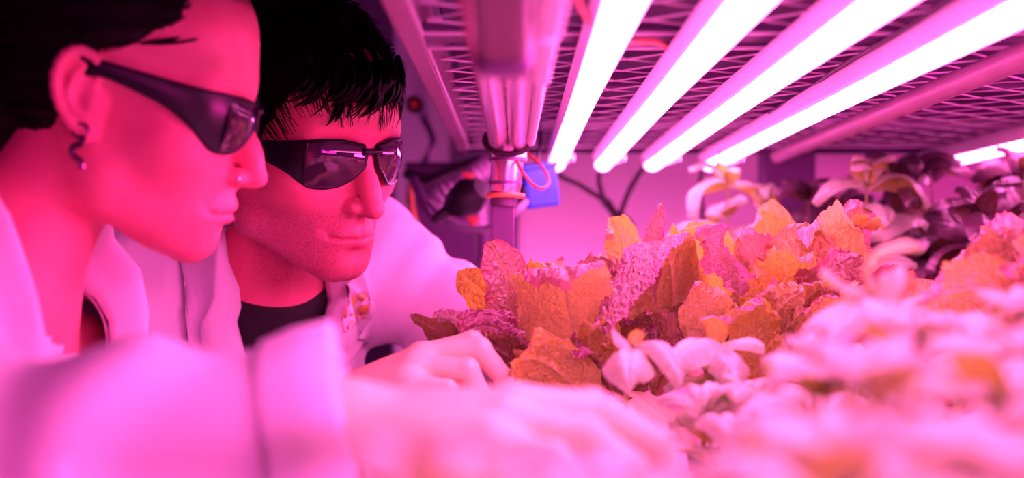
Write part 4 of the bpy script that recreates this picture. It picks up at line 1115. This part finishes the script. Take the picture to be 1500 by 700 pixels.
def leaf_mesh(name, args, kw):
    V_, Q, co, e = leaf_grid(*args, **kw)
    me = mesh_np(name, V_, Q)
    a = me.attributes.new('leafco', 'FLOAT_VECTOR', 'POINT'); a.data.foreach_set('vector', np.concatenate([co, np.zeros((len(co), 1))], 1).astype(np.float32).ravel())
    b = me.attributes.new('edge', 'FLOAT', 'POINT'); b.data.foreach_set('value', e.astype(np.float32))
    return me
def add_plug(root, p, r=.016):
    b = MB().tube([(p[0], p[1], -.160), (p[0], p[1], -.146), (p[0], p[1], -.143)], [r*.85, r, r*.8], 14)
    b.build('growing_plug', M['soil'], root, None, True)
# library of leaf shapes reused by the filler plants
LIB = {'l': [], 'b': []}
for i in range(9):
    L = (.13, .11, .09)[i % 3]; o_ = (.35, .55, .9)[i % 3]+.1*(i//3)
    C = [(0, 0, 0), (0, L*.30*(.35+o_*.3), L*.32), (0, L*.42*(.5+o_*.5), L*.64), (0, L*(.35+.55*o_), L*(.95-.25*o_))]
    LIB['l'].append(leaf_mesh('leaf', (C, L*.62, (0, -1, .2)), dict(seed=20+i, nu=24, nv=34, ruffle=1.15, blister=1.1, cup=.12)))
for i in range(6):
    L = .055*(1+.12*(i % 3)); bend = (.25, .5, .8)[i % 3]
    C = [(0, 0, 0), (0, L*.32, L*.16), (0, L*.68, L*(.20-.10*bend)), (0, L*.98, L*(.12-.42*bend))]
    LIB['b'].append(leaf_mesh('leaf', (C, L*.60, (0, -.2, 1)), dict(kind='basil', seed=50+i, nu=11, nv=16, cup=.20)))
for k, mm in (('l', 'lettuce'), ('b', 'basil')):
    for me in LIB[k]: me.materials.append(M[mm])
def clone_lib(k, m):
    out = []
    for me in LIB[k]:
        c = me.copy(); c.materials[0] = m; out.append(c)
    return out
LIBS = {('l', 'lettuce'): LIB['l'], ('b', 'basil'): LIB['b']}
for k, m in (('l', 'lettuce_green'), ('l', 'lettuce_red'), ('b', 'basil_dark')): LIBS[(k, m)] = clone_lib(k, M[m])
def place(me, name, parent, p, yaw, pitch, roll, s):
    o = bpy.data.objects.new(name, me); col.objects.link(o); o.parent = parent
    o.matrix_parent_inverse = Matrix.Translation(-Vector(parent.location)) if parent.type == 'EMPTY' else Matrix()
    o.matrix_local = Matrix.Identity(4)
    o.matrix_basis = Matrix.Translation(Vector(p))@Matrix.Rotation(yaw, 4, 'Z')@Matrix.Rotation(pitch, 4, 'X')@Matrix.Rotation(roll, 4, 'Y')@Matrix.Scale(s, 4)
    return o
def lettuce(x, y, label, n=14, s=1.0, seed=0, mats=('lettuce', 'lettuce_green'), zb=-.142, group=None):
    rs = np.random.RandomState(seed); root = empty('lettuce', (x, y, zb), label, 'lettuce', group)
    add_plug(root, (x, y))
    for i in range(n):
        f = i/n; yaw = i*2.39996+rs.uniform(-.25, .25)
        lib = LIBS[('l', mats[rs.randint(len(mats))])]; me = lib[min(8, (0 if f > .66 else 1 if f > .33 else 2)+3*rs.randint(3))]
        tilt = -(.75*(1-f)-.25*f)+rs.uniform(-.12, .12)
        r_ = .010*(1-f)+.002
        place(me, 'leaf', root, (x-math.sin(yaw)*r_, y+math.cos(yaw)*r_, zb+.004+.020*f), yaw, tilt, rs.uniform(-.2, .2), s*(1.05-.25*f)*rs.uniform(.9, 1.1))
    return root
def basil(x, y, top, label, seed=0, s=1.0, m='basil', zb=-.142, lean=.02, group=None, nodes=None, name='basil_plant', droop=0):
    rs = np.random.RandomState(seed); root = empty(name, (x, y, zb), label, 'plant', group)
    add_plug(root, (x, y), .013)
    H = top-zb-.015; lx, ly = rs.uniform(-lean, lean, 2)
    pts = spline([(x, y, zb), (x+lx*.3, y+ly*.3, zb+H*.4), (x+lx, y+ly, zb+H)], 6)
    MB().tube(pts, [.0024-.0012*i/(len(pts)-1) for i in range(len(pts))], 6).build('stem', M['stem'] if m == 'basil' else M['stem_dark'], root, None, True)
    n = nodes or max(3, int(H/.030)); lib = LIBS[('b', m)]
    for j in range(n):
        f = (j+1)/n; p = pts[min(len(pts)-1, int(f*(len(pts)-1)))]; yaw = j*PI/2+rs.uniform(-.3, .3)+seed
        sc_ = s*(1.05 if f < .8 else .85)*rs.uniform(.85, 1.1)
        for k in (0, 1):
            place(lib[rs.randint(6)], 'leaf', root, p, yaw+k*PI+rs.uniform(-.2, .2), rs.uniform(-.15, .30)*(1-f)+.25*f-droop*rs.rand(), rs.uniform(-.2, .2)*(1+2*droop), sc_)
    for k in range(4):   # crown
        place(lib[rs.randint(6)], 'leaf', root, pts[-1], rs.uniform(0, 6.28), rs.uniform(.35, .9), rs.uniform(-.2, .2), s*rs.uniform(.45, .7))
    return root
def hero_plant(root, leaves, seed0):
    for i, (pts, wd, hint, mk, kw) in enumerate(leaves):
        C = [at(*p) for p in pts]
        k = dict(seed=seed0+i, nu=54, nv=84, ruffle=.8, blister=1.0); k.update(kw)
        if 'kind' not in k: k['ruffle'] *= 1.1; k['blister'] *= 1.1
        me = leaf_mesh('leaf', (C, wd, hint), k); me.materials.append(M[mk])
        put('leaf', me, None, root)
# ---- the lettuce in focus between the hands and the far lamps
A0 = at(845, 598, 1.17)
LA = empty('lettuce', (A0[0], A0[1], -.142), 'crinkled lettuce in sharp focus beside the hands, nearest the slim upright', 'lettuce'); add_plug(LA, A0)
T_ = (0, 1, 0)
hero_plant(LA, [
 ([(770, 560, 1.20), (752, 470, 1.18), (738, 400, 1.155), (715, 352, 1.14)], .047, (.3, -1, .3), 'lettuce', dict(ruffle=.5, blister=1.3)),
 ([(800, 575, 1.21), (770, 500, 1.20), (720, 440, 1.19), (676, 398, 1.17)], .050, (.3, 1, .4), 'lettuce_green', dict(ruffle=.5)),
 ([(790, 580, 1.15), (730, 530, 1.13), (665, 500, 1.11), (602, 462, 1.10)], .036, (0, .5, 1), 'lettuce_red', dict(ruffle=.5, blister=.5)),
 ([(800, 580, 1.18), (740, 520, 1.16), (690, 485, 1.14), (632, 468, 1.12)], .042, (0, -.6, 1), 'lettuce', dict(ruffle=.8, blister=1.3)),
 ([(830, 580, 1.15), (780, 520, 1.13), (725, 480, 1.11), (684, 486, 1.075), (672, 500, 1.06)], .040, (0, -.5, 1), 'lettuce_red', dict(ruffle=1.3, blister=1.4)),
 ([(830, 580, 1.25), (805, 500, 1.24), (790, 430, 1.23), (790, 396, 1.21), (800, 390, 1.18), (808, 406, 1.16)], .046, T_, 'lettuce_green', dict(ruffle=1.1, blister=1.2)),
 ([(845, 575, 1.16), (840, 500, 1.14), (828, 445, 1.12), (822, 402, 1.095), (828, 394, 1.06), (838, 412, 1.035)], .082, T_, 'lettuce', dict(ruffle=.7, blister=.8, cup=-.05, nu=70)),
 ([(865, 560, 1.27), (868, 460, 1.26), (872, 400, 1.24), (868, 372, 1.22)], .060, (.2, -1, .5), 'lettuce', dict(ruffle=1.2, blister=1.5)),
 ([(950, 560, 1.26), (985, 450, 1.25), (975, 360, 1.21), (950, 378, 1.15), (915, 440, 1.11), (882, 486, 1.085)], .052, T_, 'lettuce', dict(ruffle=.35, blister=1.7, nv=120)),
 ([(960, 580, 1.27), (998, 480, 1.27), (1000, 400, 1.26), (972, 352, 1.25)], .046, T_, 'lettuce_red', dict(ruffle=.3, blister=.7)),
 ([(940, 560, 1.22), (945, 440, 1.21), (956, 350, 1.20), (968, 296, 1.19)], .027, (.5, -.8, 0), 'lettuce', dict(ruffle=.8, blister=.9)),
 ([(870, 600, 1.10), (830, 555, 1.07), (795, 530, 1.055), (765, 528, 1.03), (752, 548, 1.015)], .050, T_, 'lettuce_green', dict(ruffle=1.0)),
 ([(838, 600, 1.12), (820, 560, 1.09), (800, 520, 1.07), (798, 498, 1.05)], .058, T_, 'lettuce_green', dict(ruffle=1.0, cup=-.06)),
 ([(905, 590, 1.13), (885, 545, 1.10), (862, 520, 1.08), (838, 516, 1.06)], .042, (0, -.6, 1), 'lettuce_red', dict(ruffle=1.4, blister=1.5)),
 ([(880, 580, 1.22), (905, 500, 1.20), (925, 450, 1.17), (900, 412, 1.16)], .050, T_, 'lettuce', dict(ruffle=.9)),
 ([(890, 585, 1.17), (925, 520, 1.15), (955, 480, 1.13), (948, 458, 1.12)], .055, T_, 'lettuce_red', dict(ruffle=.7, blister=.8)),
 ([(880, 560, 1.26), (905, 440, 1.26), (915, 370, 1.26), (903, 335, 1.26), (896, 342, 1.235)], .040, (-.3, 1, 0), 'lettuce_green', dict(ruffle=1.0)),
 ([(870, 600, 1.15), (868, 540, 1.11), (862, 500, 1.09), (866, 478, 1.07)], .050, (-.3, .9, .2), 'lettuce_green', dict(ruffle=1.0)),
 ([(910, 590, 1.17), (935, 540, 1.14), (958, 512, 1.12), (940, 488, 1.10)], .036, (0, -.5, .8), 'lettuce_red', dict(ruffle=1.3, blister=1.3)),
 ([(850, 590, 1.23), (780, 520, 1.23), (730, 468, 1.23), (690, 452, 1.22)], .046, T_, 'lettuce_red', dict(ruffle=.8)),
 ([(860, 580, 1.28), (930, 470, 1.30), (940, 400, 1.30), (925, 360, 1.30)], .060, T_, 'lettuce', dict(ruffle=1.0)),
 ([(850, 590, 1.14), (790, 560, 1.10), (740, 520, 1.09), (700, 500, 1.08)], .050, (0, .7, .8), 'lettuce_red', dict(ruffle=.8)),
], 100)
# ---- the large lettuce to its right
B0 = at(1130, 575, 1.24)
LBp = empty('lettuce', (B0[0], B0[1], -.142), 'large orange and pink crinkled lettuce right of the sharpest one, below the lamp ends', 'lettuce'); add_plug(LBp, B0)
hero_plant(LBp, [
 ([(1100, 570, 1.22), (1060, 500, 1.17), (1030, 450, 1.14), (1022, 412, 1.13)], .056, T_, 'lettuce', dict(ruffle=1.0, blister=.7)),
 ([(1110, 560, 1.28), (1075, 450, 1.27), (1035, 370, 1.24), (992, 336, 1.22)], .060, (0, 1, .5), 'lettuce_green', dict(ruffle=1.0, blister=.6)),
 ([(1110, 540, 1.24), (1080, 430, 1.20), (1050, 370, 1.16), (1018, 348, 1.13)], .052, (-.2, -.6, 1), 'lettuce', dict(ruffle=1.4)),
 ([(1130, 560, 1.34), (1130, 420, 1.36), (1125, 345, 1.36), (1112, 312, 1.34)], .080, T_, 'lettuce_green', dict(ruffle=.9, blister=.5)),
 ([(1150, 560, 1.27), (1165, 440, 1.25), (1172, 370, 1.23), (1180, 325, 1.22)], .085, (0, -1, .3), 'lettuce_green', dict(ruffle=.9, blister=1.2, nu=70)),
 ([(1150, 560, 1.24), (1180, 460, 1.20), (1225, 410, 1.16), (1262, 372, 1.15)], .062, (0, -.8, .7), 'lettuce', dict(ruffle=.8, blister=1.4)),
 ([(1130, 560, 1.22), (1150, 480, 1.18), (1190, 430, 1.14), (1240, 405, 1.12)], .046, (0, -.6, 1), 'lettuce', dict(ruffle=.6, blister=1.7)),
 ([(1110, 560, 1.18), (1120, 500, 1.14), (1140, 455, 1.11), (1178, 425, 1.10)], .046, (0, -.6, 1), 'lettuce', dict(ruffle=.5, blister=1.7)),
 ([(1140, 540, 1.22), (1120, 460, 1.17), (1090, 452, 1.11), (1060, 486, 1.07)], .060, T_, 'lettuce', dict(ruffle=.8, blister=1.2)),
 ([(1170, 560, 1.31), (1215, 440, 1.31), (1240, 350, 1.30), (1262, 302, 1.28)], .060, (-.3, -1, .2), 'lettuce', dict(ruffle=1.4)),
 ([(1170, 560, 1.33), (1220, 430, 1.33), (1245, 350, 1.32), (1270, 330, 1.27), (1290, 325, 1.24)], .040, T_, 'lettuce_green', dict(ruffle=1.5)),
 ([(1170, 560, 1.24), (1240, 480, 1.22), (1300, 430, 1.20), (1338, 395, 1.20)], .052, (0, -.8, .6), 'lettuce', dict(ruffle=1.0, blister=1.4)),
 ([(1150, 560, 1.28), (1120, 430, 1.27), (1100, 370, 1.24), (1080, 345, 1.22)], .060, (0, -1, .4), 'lettuce', dict(ruffle=1.3)),
 ([(1130, 580, 1.16), (1110, 520, 1.12), (1105, 470, 1.10), (1118, 448, 1.08)], .050, (0, 1, .1), 'lettuce_green', dict(ruffle=1.0)),
 ([(1150, 570, 1.22), (1135, 470, 1.19), (1150, 400, 1.17), (1140, 375, 1.14)], .065, T_, 'lettuce_green', dict(ruffle=1.3)),
 ([(1160, 570, 1.26), (1190, 460, 1.25), (1215, 380, 1.24), (1205, 335, 1.21), (1200, 330, 1.18)], .070, T_, 'lettuce', dict(ruffle=1.2)),
 ([(1110, 580, 1.20), (1060, 520, 1.17), (1010, 480, 1.16), (1000, 440, 1.17)], .050, (0, 1, .4), 'lettuce_red', dict(ruffle=.9)),
 ([(1150, 580, 1.17), (1185, 500, 1.13), (1215, 465, 1.10), (1200, 440, 1.08)], .055, (0, .9, .3), 'lettuce', dict(ruffle=1.0)),
], 200)
# ---- lettuce at the right edge
C0 = at(1500, 620, 1.0)
LCp = empty('lettuce', (C0[0], C0[1], -.142), 'blurred pink crinkled lettuce at the right edge, in front of the dark plants', 'lettuce'); add_plug(LCp, C0)
hero_plant(LCp, [
 ([(1520, 600, 1.0), (1500, 480, .98), (1430, 425, .95), (1345, 452, .90)], .060, T_, 'lettuce', dict(ruffle=.7, blister=1.6)),
 ([(1520, 600, 1.0), (1490, 460, 1.0), (1450, 390, 1.0), (1400, 392, .98)], .062, T_, 'lettuce', dict(ruffle=1.0, blister=1.5)),
 ([(1530, 600, 1.02), (1500, 450, 1.02), (1480, 370, 1.02), (1500, 330, 1.0)], .072, (-.3, -1, .4), 'lettuce', dict(ruffle=1.0, blister=1.4)),
 ([(1530, 600, .98), (1480, 520, .95), (1450, 480, .92), (1440, 440, .90)], .055, (0, -1, .3), 'lettuce', dict(ruffle=1.0, blister=1.4)),
 ([(1560, 600, 1.0), (1560, 450, .98), (1550, 380, .95), (1500, 380, .9)], .07, (0, 1, 0), 'lettuce', dict(ruffle=1.0, blister=1.5)),
 ([(1540, 600, 1.06), (1470, 500, 1.08), (1420, 440, 1.1), (1390, 420, 1.12)], .06, (-.5, 1, .3), 'lettuce_green', dict(ruffle=1.0)),
], 300)
# ---- rows behind
G = 'lettuces in the rows behind'
for i, (x, y, lb, mm) in enumerate([(.10, 1.42, 'lettuce behind the sharpest one, right of the slim upright', ('lettuce', 'lettuce_red')), (.27, 1.48, 'lettuce directly behind the large orange and pink one', ('lettuce', 'lettuce_green')),
      (.42, 1.30, 'lettuce between the large orange one and the dark plants', ('lettuce', 'lettuce_red')), (.33, 1.08, 'low lettuce in front of the dark plants, left of the right-edge lettuce', ('lettuce', 'lettuce_green')), (.15, 1.68, 'farthest lettuce on the left, under the lamp ends', ('lettuce', 'lettuce_red'))]):
    lettuce(x, y, lb, 14, .95 if i < 2 else .9, 40+i, mm, group=G)
# ---- basil in the far rows
bg = [(.29, 1.74, .120, 'basil', 1.15, 'pale bright basil standing under the end of the rightmost long tube'),
      (.33, 1.80, .095, 'basil', 1.1, 'pale basil just right of the brightest far basil'),
      (.405, 1.72, .100, 'basil_dark', 1.2, 'dark plant in front of the broad dark upright'),
      (.43, 1.60, .110, 'basil', 1.35, 'tall basil with drooping pink leaves left of the dark plants'),
      (.50, 1.66, .118, 'basil_dark', 1.5, 'dark purple plant left of the short far tube'),
      (.57, 1.76, .125, 'basil_dark', 1.4, 'dark purple plant behind the tip of the short far tube'),
      (.545, 1.50, .060, 'basil_dark', 1.5, 'low dark plant in the middle of the dark group'),
      (.62, 1.54, .110, 'basil_dark', 1.6, 'tallest dark plant under the short far tube'),
      (.70, 1.70, .120, 'basil_dark', 1.5, 'dark plant behind the yellow lit basil'),
      (.60, 1.36, .055, 'basil_dark', 1.6, 'nearest dark plant, above the right-edge lettuce'),
      (.52, 1.30, .000, 'basil_dark', 1.4, 'small dark plant right of the large orange lettuce'),
      (.655, 1.45, .122, 'basil', 1.6, 'yellow lit basil touching the short far tube at the right edge'),
      (.72, 1.52, .125, 'basil', 1.5, 'basil at the right edge behind the yellow lit one'),
      (.78, 1.62, .110, 'basil_dark', 1.5, 'dark plant at the far right edge of the last row'),
      (.47, 1.83, .100, 'basil_dark', 1.3, 'dark plant in the last row beside the broad upright'),
      (.66, 1.84, .115, 'basil_dark', 1.4, 'dark plant in the last row under the right lamps')]
for i, (x, y, t, m, s, lb) in enumerate(bg): basil(x, y, t, lb, 60+i, s*1.15, m, group='basil plants in the far rows', nodes=11 if 'dark' in m else 8, droop=.9)
# ---- basil in the near rows, blurred
def topz(x, y):
    px = PX+x*FPX/y
    if y > .82: return -.080+.035*max(0, min(1, (px-1180)/160))
    if y > .62: return -.088+.066*max(0, min(1, (px-1080)/190))
    if y > .45: return -.082+.048*max(0, min(1, (px-1000)/280))
    return -.064+.016*max(0, min(1, (px-900)/400)) if y > .34 else -.050
near = []
rs = np.random.RandomState(9)
for yy in (.30, .37, .44, .52, .60, .69, .79, .89, .97):
    x0, x1 = (RX0+.03 if yy < .5 else .14 if yy < .82 else .10), .415*yy+.06
    if yy > .93: x0 = .14
    k = max(1, int((x1-x0)/.062)+1)
    for j in range(k):
        x = x0+(x1-x0)*(j+.5)/k+rs.uniform(-.01, .01); near.append((x, yy+rs.uniform(-.012, .012)))
row_word = {.30: 'first', .37: 'second', .44: 'third', .52: 'fourth', .60: 'fifth', .69: 'sixth', .79: 'seventh', .89: 'eighth', .97: 'ninth'}
ordw = ['first', 'second', 'third', 'fourth', 'fifth', 'sixth', 'seventh', 'eighth', 'ninth', 'tenth', 'eleventh', 'twelfth']
cnt = {}
for i, (x, y) in enumerate(near):
    rk = min(row_word, key=lambda r_: abs(r_-y)); j = cnt.get(rk, 0); cnt[rk] = j+1
    basil(x, y, topz(x, y)+rs.uniform(-.012, .004), 'pale basil in the %s row from the camera, %s plant from the left' % (row_word[rk], ordw[j]), 200+i, (.85 if y > .8 else .95), 'basil', group='basil plants in the near rows')
# ---- single leaves that stand out: curled basil shoots
S0 = at(1290, 520, .74)
sp = empty('basil_plant', (S0[0], S0[1], -.142), 'tall basil shoot with one curled olive leaf arching above the near rows', 'plant', 'basil plants in the near rows'); add_plug(sp, S0, .013)
MB().tube(spline([(S0[0], S0[1], -.142), tuple(at(1285, 470, .73)), tuple(at(1272, 425, .72))], 6), .0018, 6).build('stem', M['stem'], sp, None, True)
hero_plant(sp, [
 ([(1272, 432, .72), (1262, 395, .715), (1285, 362, .71), (1318, 352, .70), (1350, 356, .69)], .026, (1, -.35, .1), 'basil', dict(kind='basil', cup=-.1, nu=16, nv=30)),
 ([(1275, 432, .72), (1235, 420, .71), (1205, 395, .70)], .022, (0, -.3, 1), 'basil', dict(kind='basil', cup=.2, nu=14, nv=20)),
 ([(1275, 432, .72), (1305, 415, .70), (1320, 385, .70)], .020, (-.3, -1, .3), 'basil', dict(kind='basil', cup=.2, nu=14, nv=20)),
 ([(1272, 440, .72), (1300, 450, .68), (1330, 480, .64)], .034, (0, -.3, 1), 'basil', dict(kind='basil', cup=.2, nu=14, nv=20)),
 ([(1272, 440, .72), (1240, 460, .68), (1215, 500, .65)], .034, (0, -.3, 1), 'basil', dict(kind='basil', cup=.2, nu=14, nv=20)),
], 400)
S1 = at(1030, 600, 1.0)
s1 = empty('basil_plant', (S1[0], S1[1], -.142), 'small basil with a yellow young leaf in front of the large orange lettuce', 'plant', 'basil plants in the near rows'); add_plug(s1, S1, .013)
MB().tube(spline([(S1[0], S1[1], -.142), tuple(at(1040, 540, 1.0)), tuple(at(1048, 500, 1.0))], 6), .0018, 6).build('stem', M['stem'], s1, None, True)
hero_plant(s1, [
 ([(1046, 505, 1.0), (1050, 485, .995), (1040, 470, .99), (1025, 470, .985)], .018, (0, 1, .2), 'lettuce_green', dict(kind='basil', cup=.2, nu=14, nv=20)),
 ([(1050, 510, 1.0), (1020, 500, .96), (990, 525, .93), (985, 560, .92)], .044, (0, 0, 1), 'basil', dict(kind='basil', cup=.3, nu=18, nv=26)),
 ([(1050, 510, 1.0), (1090, 500, .97), (1120, 510, .95)], .030, (0, -.3, 1), 'basil', dict(kind='basil', cup=.2, nu=16, nv=24)),
 ([(1050, 510, .99), (1070, 530, .93), (1080, 570, .90)], .036, (0, -.3, 1), 'basil', dict(kind='basil', cup=.3, nu=16, nv=24)),
], 420)
S2 = at(915, 610, .93)
s2 = empty('basil_plant', (S2[0], S2[1], -.142), 'small basil with a rounded cupped leaf just above the blurred fingertips', 'plant', 'basil plants in the near rows'); add_plug(s2, S2, .013)
MB().tube(spline([(S2[0], S2[1], -.142), tuple(at(918, 560, .93)), tuple(at(925, 512, .93))], 6), .0018, 6).build('stem', M['stem'], s2, None, True)
hero_plant(s2, [
 ([(928, 512, .93), (922, 520, .90), (920, 545, .88), (925, 575, .875)], .040, (0, -.5, 1), 'basil', dict(kind='basil', cup=.35, nu=20, nv=26)),
 ([(925, 512, .93), (905, 495, .93), (898, 482, .93)], .014, (0, -.5, 1), 'basil', dict(kind='basil', cup=.2, nu=12, nv=16)),
 ([(928, 510, .93), (965, 505, .91), (990, 540, .89), (998, 565, .88)], .024, (0, 0, 1), 'basil', dict(kind='basil', cup=.3, nu=16, nv=24)),
 ([(926, 505, .93), (935, 492, .93), (945, 490, .93)], .014, (0, 1, .4), 'lettuce_green', dict(kind='basil', cup=.2, nu=12, nv=16)),
], 440)
